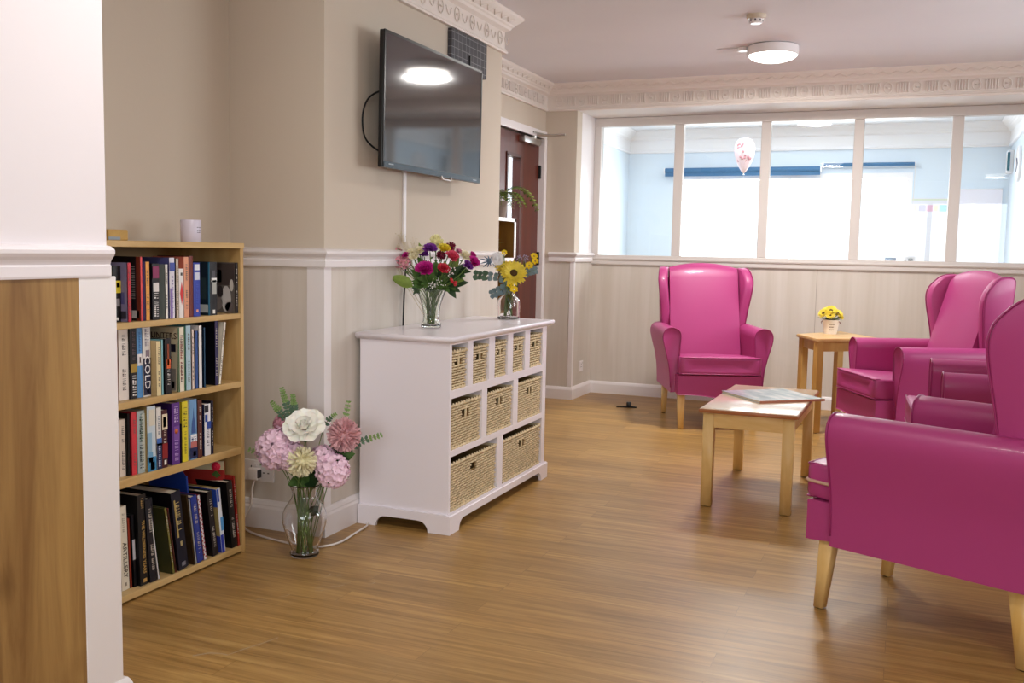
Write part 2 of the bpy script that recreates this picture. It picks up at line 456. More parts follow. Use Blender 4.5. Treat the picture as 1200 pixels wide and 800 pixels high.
# ------------------------------------------------------------------ cornice
CP = [(0, 2.212), (.022, 2.212), (.026, 2.222), (.018, 2.230), (.018, 2.236), (.012, 2.240), (.012, 2.325), (.020, 2.330), (.034, 2.338), (.040, 2.350), (.048, 2.356), (.052, 2.364), (.086, 2.392), (.092, 2.398), (.092, 2.41), (0, 2.41)]
def ornaments(bm, p0, p1, n, flutes=True, step=.18, start=.06):
    d = Vector((p1[0] - p0[0], p1[1] - p0[1])); Ln = d.length; d.normalize(); nn = Vector(n)
    def P(s, o, z): return (p0[0] + d.x * s + nn.x * o, p0[1] + d.y * s + nn.y * o, z)
    s = start
    while s < Ln - .05:
        # oval rosette
        ring = [P(s + .026 * math.cos(a), .0165, 2.283 + .034 * math.sin(a)) for a in [2 * PI * k / 16 for k in range(16)]]
        tube(bm, ring, .0032, 5, closed=True)
        tube(bm, [P(s - .008, .014, 2.283), P(s, .022, 2.283), P(s + .008, .014, 2.283)], .005, 5)
        if flutes:
            for k in range(5):
                q = s + .058 + k * .017
                if q < Ln - .01: tube(bm, [P(q, .013, 2.252), P(q, .017, 2.258), P(q, .017, 2.31), P(q, .013, 2.316)], .0042, 4)
        else:
            tube(bm, [P(s + .06, .014, 2.30), P(s + .075, .016, 2.27), P(s + .09, .016, 2.262), P(s + .105, .016, 2.27), P(s + .12, .014, 2.30)], .0026, 4)
        s += step
    # running scroll on the upper cove
    pts = []; s = 0; k = 0
    while s < Ln:
        w = (k % 4); oz = [0, 1, 0, -1][w]
        z = 2.374 + oz * .009; o = .066 + oz * .010
        pts.append(P(s, o, z)); s += .0225; k += 1
    if len(pts) > 2: tube(bm, pts, .0045, 4)
def cornice(name, path, sides, fl=True):
    bm = BM(); run_m(bm, CP, path, -1); c = struct(name, bm, M_corn)
    bm = BM()
    for (a, b, n, f) in sides: ornaments(bm, a, b, n, f)
    obj('plaster_ornament', bm, M_corn, c, True)
cornice('trim_6', [(XA, 1.742), (XA, YB), (XT, YB), (XT, YE), (XD, YE), (XD, YF), (XC, YF), (XR, YF)],
        [((XT, YB), (XT, YE), (1, 0), False), ((XD, YE), (XD, YF - .05), (1, 0), True), ((XD + .05, YF), (XR, YF), (0, -1), True), ((XA + .05, YB), (XT, YB), (0, -1), True)])

# ------------------------------------------------------------------ big internal window
FZ0, FZ1 = 1.056, 2.215
bm = BM()
yb0, yb1 = YW - .02, YW + .06
box(bm, XC, XR, yb0, yb1, 1.10, 1.128, .004)                       # bottom rail
box(bm, XC, XR, yb0, yb1, 2.147, 2.213, .004)                      # head
box(bm, XC, -2.322, yb0, yb1, 1.128, 2.147, .004)
mull = [(-1.728, -1.658), (-1.068, -.998), (-.406, -.337), (.247, .322), (.905, .978), (1.565, 1.638), (2.22, 2.29)]
for a, b in mull: box(bm, a, b, yb0 + .008, yb1 - .008, 1.128, 2.147, .004)
win = struct('window_1', bm, M_frame)
bm = BM(); run(bm, [(0, 1.052), (.02, 1.052), (.022, 1.058), (.022, 1.082), (.03, 1.088), (.034, 1.096), (.034, 1.104), (.0, 1.106)], (XC, YW - .0), (XR, YW), (0, -1)); obj('sill_rail', bm, M_frame, win)
edges = [-2.322] + [v for ab in mull for v in ab] + [XR]
for i in range(0, len(edges) - 1, 2):
    bm = BM(); a, b = edges[i], edges[i + 1]
    v = [bm.verts.new(p) for p in ((a, YW + .02, 1.128), (b, YW + .02, 1.128), (b, YW + .02, 2.147), (a, YW + .02, 2.147))]; bm.faces.new(v)
    obj('pane', bm, M_pane, win)

# unseen windows added in the right and rear walls to bring in daylight
def added_window(n, axis, pos, a0, a1, z0, z1, out):
    bm = BM()
    def bx(a, b, c, d, t=.05):
        if axis == 'x': box(bm, pos, pos + T, a, b, c, d, .003)
        else: box(bm, a, b, pos - T, pos, c, d, .003)
    bx(a0, a1, z0, z0 + .06); bx(a0, a1, z1 - .06, z1); bx(a0, a0 + .06, z0 + .06, z1 - .06); bx(a1 - .06, a1, z0 + .06, z1 - .06)
    mid = (a0 + a1) / 2; bx(mid - .035, mid + .035, z0 + .06, z1 - .06)
    w = struct('window_%d' % n, bm, M_white)
    for p, q in ((a0 + .06, mid - .035), (mid + .035, a1 - .06)):
        bm = BM(); h = T * .5
        if axis == 'x': c = [(pos + h, p, z0 + .06), (pos + h, q, z0 + .06), (pos + h, q, z1 - .06), (pos + h, p, z1 - .06)]
        else: c = [(p, pos - h, z0 + .06), (q, pos - h, z0 + .06), (q, pos - h, z1 - .06), (p, pos - h, z1 - .06)]
        bm.faces.new([bm.verts.new(v) for v in c]); obj('pane', bm, M_pane, w)
added_window(2, 'x', XR, -.9, 1.5, .85, 2.1, 1)
added_window(3, 'x', XR, 4.1, 6.7, .85, 2.1, 1)
added_window(4, 'y', YN, -.9, 1.5, .85, 2.1, 1)

# ------------------------------------------------------------------ door with vision panel and closer
bm = BM()
y0, y1, x0, x1 = 6.13, 7.08, XD - .075, XD - .03
gy0, gy1, gz0, gz1 = 6.44, 6.69, .75, 1.83
box(bm, x0, x1, y0, gy0, .006, 1.995); box(bm, x0, x1, gy1, y1, .006, 1.995)
box(bm, x0, x1, gy0, gy1, .006, gz0); box(bm, x0, x1, gy0, gy1, gz1, 1.995)
door = struct('door_1', bm, M_doorw)
bm = BM()
box(bm, x0 - .01, x1 + .008, gy0 - .012, gy0 + .01, gz0, gz1); box(bm, x0 - .01, x1 + .008, gy1 - .01, gy1 + .012, gz0, gz1)
box(bm, x0 - .01, x1 + .008, gy0 - .012, gy1 + .012, gz0 - .015, gz0 + .008); box(bm, x0 - .01, x1 + .008, gy0 - .012, gy1 + .012, gz1 - .008, gz1 + .015)
obj('glazing_bead', bm, mat('dark bead wood', '#4a1c12', .4), door)
bm = BM(); xm = (x0 + x1) / 2; bm.faces.new([bm.verts.new(v) for v in ((xm, gy0, gz0), (xm, gy1, gz0), (xm, gy1, gz1), (xm, gy0, gz1))]); obj('vision_pane', bm, M_pane, door)
for z in (.35, 1.09, 1.75):
    bm = BM(); box(bm, x1 - .004, x1 + .02, y1 - .006, y1 + .012, z - .05, z + .05, .003); obj('hinge', bm, M_blackm, door)
bm = BM(); box(bm, x1, x1 + .05, 6.66, 6.99, 1.935, 1.985, .008); cl = obj('door_closer', bm, M_chrome, door, True, 40)
bm = BM(); tube(bm, [(x1 + .03, 6.90, 1.985), (x1 + .03, 6.90, 2.01)], .018, 12); tube(bm, [(x1 + .03, 6.90, 2.008), (XD + .10, 6.97, 2.012), (XD + .215, 6.98, 2.017)], [.011, .010, .008], 8)
tube(bm, [(XD + .215, 6.98, 2.017), (XD + .07, 7.0, 2.016), (XD + .03, 6.80, 2.02)], .006, 6)
obj('closer_arm', bm, M_chrome, cl, True, 40)
bm = BM()
box(bm, XD - .03, XD + .018, 6.06, 7.13, 2.0, 2.056, .004); box(bm, XD - T, XD + .018, 7.083, 7.135, 0, 2.0, .004); box(bm, XD - T, XD + .018, 6.06, 6.127, 0, 2.0, .004)
struct('trim_7', bm, M_white)
# space beyond the door so its glass shows a lit corridor wall
bm = BM(); box(bm, -4.2, -4.15, 5.0, 9.5, 0, ZC); box(bm, -4.15, XD - T, 5.0, 5.05, 0, ZC); box(bm, -4.15, -2.9, 9.45, 9.5, 0, ZC); struct('wall_corridor', bm, mat('corridor paint', '#e8ecf0', .7))
bm = BM(); box(bm, -4.2, XD - T, 5.0, 9.5, -.08, 0); struct('floor_corridor', bm, M_floor)
bm = BM(); box(bm, -4.2, XD - T, 5.0, 9.5, ZC, ZC + .1); struct('ceiling_corridor', bm, M_ceil)

# ------------------------------------------------------------------ adjoining room beyond the window
YR = 10.08; XL2 = -2.77; XR2 = .83
W0, W1, WZ0, WZ1 = -2.25, .01, .75, 1.955
bm = BM()
box(bm, XL2, W0, YR, YR + T, 0, ZC); box(bm, W1, XR2, YR, YR + T, 0, ZC); box(bm, W0, W1, YR, YR + T, 0, WZ0); box(bm, W0, W1, YR, YR + T, WZ1, ZC)
struct('wall_far', bm, M_blue)
bm = BM(); box(bm, XL2 - .1, XL2, YW + .1, YR + T, 0, ZC); struct('wall_far_left', bm, M_blue)
bm = BM(); box(bm, XR2, XR2 + .1, YW + .1, YR + T, 0, ZC); struct('wall_far_right', bm, M_blue)
bm = BM(); box(bm, XL2 - .1, XR2 + .1, YW + .1, YR + T, ZC, ZC + .1); struct('ceiling_far', bm, mat('white ceiling', '#f0f2f6', .8))
bm = BM(); run_m(bm, [(o * 1.1, ZC - (ZC - z) * 1.15) for o, z in CP], [(XL2, YW + .12), (XL2, YR), (XR2, YR), (XR2, YW + .12)], -1); struct('trim_8', bm, mat('white cornice', '#f3f3f5', .6))
bm = BM()
for a, b, c, d in ((W0, W1, WZ0, WZ0 + .05), (W0, W1, WZ1 - .05, WZ1), (W0, W0 + .05, WZ0 + .05, WZ1 - .05), (W1 - .05, W1, WZ0 + .05, WZ1 - .05), (-1.16, -1.10, WZ0 + .05, WZ1 - .05)): box(bm, a, b, YR - .01, YR + T - .01, c, d, 0)
w5 = struct('window_5', bm, mat('white window plastic', '#f6f6f8', .4))
for p, q in ((W0 + .05, -1.16), (-1.10, W1 - .05)):
    bm = BM(); bm.faces.new([bm.verts.new(v) for v in ((p, YR + .05, WZ0 + .05), (q, YR + .05, WZ0 + .05), (q, YR + .05, WZ1 - .05), (p, YR + .05, WZ1 - .05))]); obj('pane', bm, M_pane, w5)
# roller blinds, rolled up
M_blind = mat('dark blue blind fabric', '#41729c', .6)
def blind(name, label, x0, x1, z, r, drop):
    t = thing(name, label, 'blind', ((x0 + x1) / 2, YR - .06, z)); hw = (x1 - x0) / 2
    bm = BM(); tube(bm, [(-hw, 0, 0), (hw, 0, 0)], r, 16); obj('roll', bm, M_blind, t, True, 40)
    bm = BM(); box(bm, -hw, hw, -.012, -.006, -r - drop, -r * .3, .001); obj('hanging_edge', bm, M_blind, t)
    bm = BM(); box(bm, -hw - .012, -hw, -.03, .06, -r, r, .002); obj('bracket', bm, mat('blind bracket', '#f0f0f2', .4), t)
    bm = BM(); box(bm, hw, hw + .012, -.03, .06, -r, r, .002); obj('bracket', bm, mat('blind bracket', '#f0f0f2', .4), t)
    bm = BM(); tube(bm, [(hw + .004, -.02, 0), (hw + .004, -.02, -.55)], .003, 5); obj('pull_cord', bm, M_cable, t)
blind('roller_blind', 'broad dark blue roller blind rolled up over the left half of the far room window', -2.365, -.83, 1.995, .028, .03)
blind('roller_blind', 'slim dark blue roller blind rolled up over the right half of the far room window', -.80, .02, 2.035, .015, .006)
# ================================================================== WINGBACK CHAIRS
def arm_section(s):
    """closed cross-section (x,z) of an arm: scroll on top, tapering panel below; s = side"""
    base = [(.252, .236), (.252, .36), (.250, .50), (.246, .575), (.244, .61), (.254, .640), (.280, .658), (.308, .662), (.336, .654), (.356, .632), (.362, .600), (.356, .560), (.340, .50), (.322, .43), (.311, .36), (.306, .29), (.304, .232)]
    c = catmull([(x, 0, z) for x, z in base], 3)
    return [(p.x * s, p.z) for p in c]

def chair_parts(t, band=False):
    # seat base (upholstered box) with a dipping valance at the front
    bm = BM()
    n = 12; top = .362
    def zb(u): return .232 - .022 * math.exp(-((u - .15) / .5) ** 2)
    front = [(-.275 + .55 * i / n, zb(-1 + 2 * i / n)) for i in range(n + 1)]
    loops = []
    for y, ins, lift in ((-.040, .006, .004), (-.046, .002, .0), (-.03, .0, .0), (.10, .0, .006), (.40, 0, .008), (.60, .0, .008)):
        lp = []
        for i, (x, z) in enumerate(front):
            k = max(0, 1 - max(0, y + .03) / .12); zz = .238 + (z - .238) * k + lift
            lp.append((x * (1 - ins * 3), y, zz))
        for i in range(n, -1, -1): lp.append((front[i][0] * (1 - ins * 3), y, top - ins))
        loops.append(lp)
    loft(bm, loops); obj('seat_base', bm, M_leather, t, True, 50)
    # cushion
    bm = BM(); loops = []
    ys = [(-.052, .4, .7), (-.058, .62, .85), (-.055, .9, .97), (-.04, 1, 1), (.02, 1, 1), (.15, 1, 1), (.30, 1, 1), (.44, 1, 1), (.465, .9, .98), (.47, .5, .9)]
    for y, kz, kx in ys:
        lp = []; N = 28
        crown = .012 * math.sin(max(0, min(1, (y + .06) / .5)) * PI)
        tilt = -.035 * max(0, (y + .05)) / .5
        for i in range(N):
            a = 2 * PI * i / N; e = .18
            cx = math.copysign(abs(math.cos(a)) ** e, math.cos(a)); cz = math.copysign(abs(math.sin(a)) ** e, math.sin(a))
            X = .268 * kx * cx
            if y > .05: X = min(max(X, -.25), .25)
            Z = .425 + .060 * kz * cz + (crown * (1 - (X / .27) ** 2) if cz > 0 else 0) + tilt
            lp.append((X, y, Z))
        loops.append(lp)
    loft(bm, loops); cu = obj('seat_cushion', bm, M_leather, t, True, 60)
    bm = BM()
    for zz in (.478, .371):
        tube(bm, catmull([(-.256, -.02, zz), (-.258, -.046, zz), (-.24, -.055, zz), (0, -.057, zz), (.24, -.055, zz), (.258, -.046, zz), (.256, -.02, zz)], 4), .0035, 6)
    obj('cushion_piping', bm, M_piping, cu, True)
    if band:
        bm = BM(); tube(bm, [(-.20, -.060, .424), (.262, -.058, .424), (.270, -.048, .424), (.2705, .03, .420), (.2705, .06, .419)], .0055, 6)
        q = obj('zip_strip', bm, mat('worn beige strip', '#c9a48c', .6), cu, True); q['label'] = 'beige zip strip round the cushion edge'
    # arms
    for s in (-1, 1):
        sec = arm_section(s); bm = BM(); loops = []
        cx = .305 * s; cz = .45
        for y, k in ((.058, .90), (.054, .97), (.060, 1), (.12, 1), (.35, 1), (.50, 1), (.645, 1)):
            lp = []
            for x, z in sec:
                d = 1 if k == 1 else k
                xx = cx + (x - cx) * (d if k < 1 else 1)
                if y > .45 and z > .5: pass
                lp.append((xx, y, z if k == 1 else z - (z - cz) * (1 - k) * .25))
            loops.append(lp)
        loft(bm, loops); a = obj('armrest', bm, M_leather, t, True, 55)
        bm = BM(); tube(bm, [(x * 1.002, .055, z) for x, z in sec[3:-2]], .004, 6); obj('arm_piping', bm, M_piping, a, True)
    # backrest: reclined slab, arched top
    bm = BM(); nx, nz = 12, 14; loops = []
    zs = [.40 + (1.085 - .40) * i / nz for i in range(nz + 1)]
    def hw(z): return .246 - .006 * (z - .4)
    def yf(z): return .430 + (z - .42) * .295
    for i, z in enumerate(zs):
        u = i / nz; lp = []
        for j in range(nx + 1):
            x = -1 + 2 * j / nx
            zz = z if z < .95 else z - (z - .95) / .135 * .035 * abs(x) ** 2.2
            bulge = .016 * (1 - x ** 4) * math.sin(min(1, max(0, (z - .4) / .65)) * PI) ** .5
            tk = 0 if u < .93 else .022 * ((u - .93) / .07) ** 2
            lp.append((hw(z) * x, yf(zz) - bulge + tk, zz))
        for j in range(nx, -1, -1):
            x = -1 + 2 * j / nx
            zz = z if z < .95 else z - (z - .95) / .135 * .035 * abs(x) ** 2.2
            tk = 0 if u < .93 else .022 * ((u - .93) / .07) ** 2
            lp.append((hw(z) * x, max(yf(zz) + .058, .665 - .05 * (1 - u)) - tk, zz))
        loops.append(lp)
    loft(bm, loops); obj('backrest', bm, M_leather, t, True, 60)
    # outside back panel
    bm = BM(); box(bm, -.296, .296, .640, .676, .236, .98, .012, 3); obj('back_panel', bm, M_leather, t, True, 50)
    # wings
    prof = [(.545, .600), (.535, .64), (.526, .72), (.514, .80), (.504, .88), (.505, .93), (.520, .975), (.550, 1.012), (.580, 1.038), (.618, 1.052), (.662, 1.054), (.686, 1.044), (.694, 1.02), (.690, .95), (.682, .80), (.672, .64), (.666, .60)]
    pc = catmull([(0, y, z) for y, z in prof], 3)
    for s in (-1, 1):
        bm = BM(); loops = []
        cy, cz = .60, .83
        for off, k in ((-.034, .88), (-.030, .955), (-.018, 1.0), (0, 1.01), (.016, 1.0), (.026, .955), (.030, .88)):
            lp = []
            for p in pc:
                y = cy + (p.y - cy) * (1 - (1 - k) * 1.0); z = cz + (p.z - cz) * (1 - (1 - k) * .35)
                fl = max(0, (.66 - y) / .15)             # flare outwards towards the front edge
                hgt = max(0, min(1, (z - .62) / .35))
                x = .268 + off + .034 * fl * hgt + .012 * hgt - .004
                lp.append((x * s, y, z))
            loops.append(lp)
        loft(bm, loops); w = obj('wing', bm, M_leather, t, True, 65)
        bm = BM()
        pp = []
        for p in pc[2:-6]:
            fl = max(0, (.66 - p.y) / .15); hgt = max(0, min(1, (p.z - .62) / .35))
            pp.append(((.268 + .024 + .034 * fl * hgt + .012 * hgt - .004) * s, cy + (p.y - cy) * .985 - .002, cz + (p.z - cz) * .99 + .002))
        tube(bm, pp, .0038, 6); obj('wing_piping', bm, M_piping, w, True)
    # legs
    for s in (-1, 1):
        bm = BM()
        loft(bm, [[(s * .24 + dx * .017 , -.002 + dy * .016, 0.004) for dx, dy in ((-1, -1), (1, -1), (1, 1), (-1, 1))],
                  [(s * .24 + dx * .025, .022 + dy * .025, .25) for dx, dy in ((-1, -1), (1, -1), (1, 1), (-1, 1))]])
        bmesh.ops.bevel(bm, geom=[e for e in bm.edges if abs(e.verts[0].co.z - e.verts[1].co.z) > .1], offset=.003, segments=1, affect='EDGES')
        lg = obj('leg', bm, M_beech, t)
        bm = BM(); lathe(bm, [(0, 0), (.012, 0), (.012, .005), (0, .005)], 10, (s * .24, -.002, 0)); obj('foot_glide', bm, M_blackm, lg)
        bm = BM()
        loft(bm, [[(s * .25 + dx * .016, .628 + dy * .016, .004) for dx, dy in ((-1, -1), (1, -1), (1, 1), (-1, 1))],
                  [(s * .25 + dx * .022, .600 + dy * .024, .25) for dx, dy in ((-1, -1), (1, -1), (1, 1), (-1, 1))]])
        bmesh.ops.bevel(bm, geom=[e for e in bm.edges if abs(e.verts[0].co.z - e.verts[1].co.z) > .1], offset=.003, segments=1, affect='EDGES')
        lg = obj('leg', bm, M_beech, t)
        bm = BM(); lathe(bm, [(0, 0), (.012, 0), (.012, .005), (0, .005)], 10, (s * .25, .628, 0)); obj('foot_glide', bm, M_blackm, lg)

GR = 'magenta wingback armchairs standing round the low tables'
ch = thing('wingback_armchair', 'magenta wingback armchair seen from the front, against the panelled window wall', 'armchair', (-1.107, 6.386, 0), .39, GR)
chair_parts(ch)
dup(ch, (-.196, 5.948, 0), -1.126, 'magenta wingback armchair in the corner right of the sunflower pot, turned left', GR)
dup(ch, (.098, 4.857, 0), -1.515, 'magenta wingback armchair of which only the two armrests show between its neighbours', GR)
big = thing('wingback_armchair', 'nearest magenta wingback armchair, seen from its side and cut by the right picture edge', 'armchair', (-.106, 3.485, 0), -1.994 + 0., GR)
chair_parts(big, band=True)

# ================================================================== TABLES
t = thing('coffee_table', 'low rectangular beech coffee table with a magazine on it', 'table', (-.615, 4.813, 0), -.015)
bm = BM(); box(bm, -.217, .217, -.45, .45, .433, .455, .007, 3)
ct = obj('tabletop', bm, [mat('pale laminate table top', '#d9c0a4', .16, spec=.6, var=(3, .05))], t, True, 40)
bm = BM(); loops = []
for z, o in ((.436, .0005), (.441, .003), (.448, .003), (.452, .0005)):
    x, y, r = .217 + o, .45 + o, .008; loops.append([(x - r, -y, z), (x, -y + r, z), (x, y - r, z), (x - r, y, z), (-x + r, y, z), (-x, y - r, z), (-x, -y + r, z), (-x + r, -y, z)])
loft(bm, loops, caps=False); e = obj('edge_band', bm, mat('reddish beech edging', '#a8683e', .35), ct); e['label'] = 'reddish brown edging of the top'
for sx in (-1, 1):
    for sy in (-1, 1):
        bm = BM(); loft(bm, [[(sx * .176 + dx * .0235, sy * .413 + dy * .0235, .004) for dx, dy in ((-1, -1), (1, -1), (1, 1), (-1, 1))], [(sx * .176 + dx * .025, sy * .41 + dy * .025, .433) for dx, dy in ((-1, -1), (1, -1), (1, 1), (-1, 1))]])
        bmesh.ops.bevel(bm, geom=[e for e in bm.edges if abs(e.verts[0].co.z - e.verts[1].co.z) > .1], offset=.003, segments=1, affect='EDGES')
        lg = obj('leg', bm, M_beech, t)
        bm = BM(); lathe(bm, [(0, 0), (.014, 0), (.014, .005), (0, .005)], 10, (sx * .176, sy * .413, 0)); obj('foot_glide', bm, M_blackm, lg)
bm = BM()
box(bm, -.151, .151, -.428, -.408, .368, .433); obj('apron', bm, M_beechx, t)
bm = BM(); box(bm, -.151, .151, .408, .428, .368, .433); obj('apron', bm, M_beechx, t)
M_beechy = wood('beech wood crosswise', '#d2a75e', '#e6c486', (14, 2.2, 14), .4, knots=False, spec=.4, bump=.05)
for s in (-1, 1):
    bm = BM(); box(bm, min(s * .174, s * .194), max(s * .174, s * .194), -.385, .385, .368, .433); obj('apron', bm, M_beechy, t)

# magazine / large thin book lying on the coffee table
def P2(a, b, u): return (a[0] + (b[0] - a[0]) * u, a[1] + (b[1] - a[1]) * u)
c0, c1 = (-.832, 4.905), (-.606, 4.64)      # left and near corners
d = Vector((c1[0] - c0[0], c1[1] - c0[1])); Lm = d.length; ang = math.atan2(d.y, d.x)
mg = thing('picture_book', 'thin grey-blue landscape picture book lying askew on the coffee table', 'book', (c0[0], c0[1], .455), ang)
bm = BM(); box(bm, .003, Lm - .003, .003, .355, .0015, .0095); obj('pages', bm, M_page, mg)
def cover_art():
    m = bpy.data.materials.new('misty landscape cover'); m.use_nodes = True; nt = m.node_tree; b = nt.nodes['Principled BSDF']
    tc = nt.nodes.new('ShaderNodeTexCoord'); mp = nt.nodes.new('ShaderNodeMapping'); mp.inputs['Scale'].default_value = (4, 14, 1); nt.links.new(tc.outputs['Object'], mp.inputs[0])
    n = nt.nodes.new('ShaderNodeTexNoise'); n.inputs['Scale'].default_value = 1.2; n.inputs['Detail'].default_value = 4; nt.links.new(mp.outputs[0], n.inputs['Vector'])
    cr = nt.nodes.new('ShaderNodeValToRGB'); e = cr.color_ramp.elements; e[0].position = .3; e[0].color = lin('#7f959c'); e[1].position = .7; e[1].color = lin('#d6dadd'); k = e.new(.5); k.color = lin('#a9bcc0')
    nt.links.new(n.outputs['Fac'], cr.inputs[0]); nt.links.new(cr.outputs[0], b.inputs['Base Color']); b.inputs['Roughness'].default_value = .18
    return m
M_art = cover_art()
bm = BM(); box(bm, 0, Lm, 0, .36, .0095, .0115); box(bm, 0, Lm, 0, .36, 0, .0015); obj('cover', bm, M_art, mg)
bm = BM(); box(bm, Lm - .002, Lm + .001, 0, .36, 0, .0115); q = obj('spine', bm, mat('salmon spine', '#b97a62', .4), mg); q['label'] = 'salmon coloured spine edge'

# corner table
V = [(-.513, 6.511), (-.124, 6.808), (-.414, 7.289), (-.675, 6.855)]
cxy = Vector((sum(v[0] for v in V) / 4, sum(v[1] for v in V) / 4))
t = thing('corner_table', 'tall beech wedge table in the corner carrying the little sunflower pot', 'table', (cxy.x, cxy.y, 0))
VL = [Vector(v) - cxy for v in V]
bm = BM(); prism(bm, [(v.x, v.y) for v in VL], 'z', .600, .620); bmesh.ops.bevel(bm, geom=bm.edges[:], offset=.005, segments=2, affect='EDGES'); obj('tabletop', bm, M_ctop, t)
ins = [v * (1 - .052 / v.length) for v in VL]
for v in ins:
    bm = BM(); a = math.atan2(VL[1].y - VL[0].y, VL[1].x - VL[0].x)
    Mx = Matrix.Translation((v.x, v.y, 0)) @ Matrix.Rotation(a, 4, 'Z'); box(bm, -.024, .024, -.024, .024, .004, .600, .004, 2, M=Mx); lg = obj('leg', bm, M_ctab, t)
    bm = BM(); lathe(bm, [(0, 0), (.013, 0), (.013, .005), (0, .005)], 10, (v.x, v.y, 0)); obj('foot_glide', bm, M_blackm, lg)
for i in range(4):
    a, b = ins[i], ins[(i + 1) % 4]; dd = (b - a); L_ = dd.length; an = math.atan2(dd.y, dd.x)
    bm = BM(); box(bm, .024, L_ - .024, -.009, .009, .535, .600, M=Matrix.Translation((a.x, a.y, 0)) @ Matrix.Rotation(an, 4, 'Z')); obj('apron', bm, M_ctab, t)

# ================================================================== WHITE BASKET CABINET
cx0, cx1, cy0, cy1 = -2.078, -1.665, 3.478, 4.60      # body
t = thing('basket_cabinet', 'white cabinet with ten wicker baskets against the television wall', 'cabinet', ((cx0 + cx1) / 2, (cy0 + cy1) / 2, 0))
ox, oy = (cx0 + cx1) / 2, (cy0 + cy1) / 2
def cbox(bm, x0, x1, y0, y1, z0, z1, bev=0., seg=2): return box(bm, x0 - ox, x1 - ox, y0 - oy, y1 - oy, z0, z1, bev, seg)
bm = BM()
yy0, yy1, xx1 = cy0 - .024, cy1 + .058, cx1 + .022
loft(bm, [[(x - ox, y - oy, z) for x, y in ((cx0 - .01, yy0 + i), (xx1 - i, yy0 + i), (xx1 - i, yy1 - i), (cx0 - .01, yy1 - i))] for z, i in ((.776, .012), (.784, .004), (.792, .0), (.800, .002), (.803, .006))])
obj('cabinet_top', bm, M_cabw, t)
bm = BM(); cbox(bm, cx0, cx1, cy0, cy0 + .018, .0 + .06, .776, .002); obj('side_panel', bm, M_cabw, t)
bm = BM(); cbox(bm, cx0, cx1, cy1 - .018, cy1, .06, .776, .002); obj('side_panel', bm, M_cabw, t)
bm = BM(); cbox(bm, cx0, cx0 + .01, cy0 + .018, cy1 - .018, .06, .776); obj('back_panel', bm, M_cabw, t)
IN0, IN1 = cy0 + .018, cy1 - .018
bm = BM(); cbox(bm, cx0 + .01, cx1 - .001, IN0, IN1, .768, .776); obj('top_rail', bm, M_cabw, t)
for z0, z1 in ((.550, .584), (.312, .338), (.058, .082)):
    bm = BM(); cbox(bm, cx0 + .01, cx1 - .001, IN0, IN1, z0, z1, .001); obj('shelf', bm, M_cabw, t)
R1o = [(3.496, 3.655), (3.702, 3.872), (3.936, 4.088), (4.150, 4.304), (4.368, 4.545)]
R2o = [(3.496, 3.805), (3.858, 4.166), (4.222, 4.555)]
R3o = [(3.496, 3.985), (4.046, 4.555)]
for row, z0, z1 in ((R1o, .584, .768), (R2o, .338, .550), (R3o, .082, .312)):
    for (a, b), (c, d_) in zip(row, row[1:]):
        bm = BM(); cbox(bm, cx0 + .01, cx1 - .001, b, c, z0, z1); obj('divider', bm, M_cabw, t)
    bm = BM(); cbox(bm, cx0 + .01, cx1 - .001, row[-1][1], IN1, z0, z1); obj('divider', bm, M_cabw, t)
# plinth with bracket feet: front and near side boards with an arched cut-out
def foot_profile(a0, a1, foot, hz=.08, cut=.045):
    pts = [(a0, 0), (a0 + foot, 0)]
    for k in range(1, 6): u = k / 6 * PI / 2; pts.append((a0 + foot + .045 * (1 - math.cos(u)), cut * math.sin(u)))
    pts.append((a0 + foot + .05, cut)); pts.append((a1 - foot - .05, cut))
    for k in range(5, 0, -1): u = k / 6 * PI / 2; pts.append((a1 - foot - .045 * (1 - math.cos(u)), cut * math.sin(u)))
    pts += [(a1 - foot, 0), (a1, 0), (a1, hz), (a0, hz)]
    return pts
bm = BM(); prism(bm, foot_profile(cy0 - .014 - oy, cy1 + .014 - oy, .09), 'x', cx1 - ox, cx1 + .014 - ox); bmesh.ops.bevel(bm, geom=[e for e in bm.edges if all(v.co.z > .079 for v in e.verts) and abs(e.verts[0].co.y - e.verts[1].co.y) > .5], offset=.006, segments=3, affect='EDGES'); obj('plinth', bm, M_cabw, t)
for y_ in (cy0 - .014, cy1):
    bm = BM(); prism(bm, foot_profile(cx0 - ox, cx1 - ox, .085), 'y', y_ - oy, y_ + .014 - oy); obj('plinth', bm, M_cabw, t)

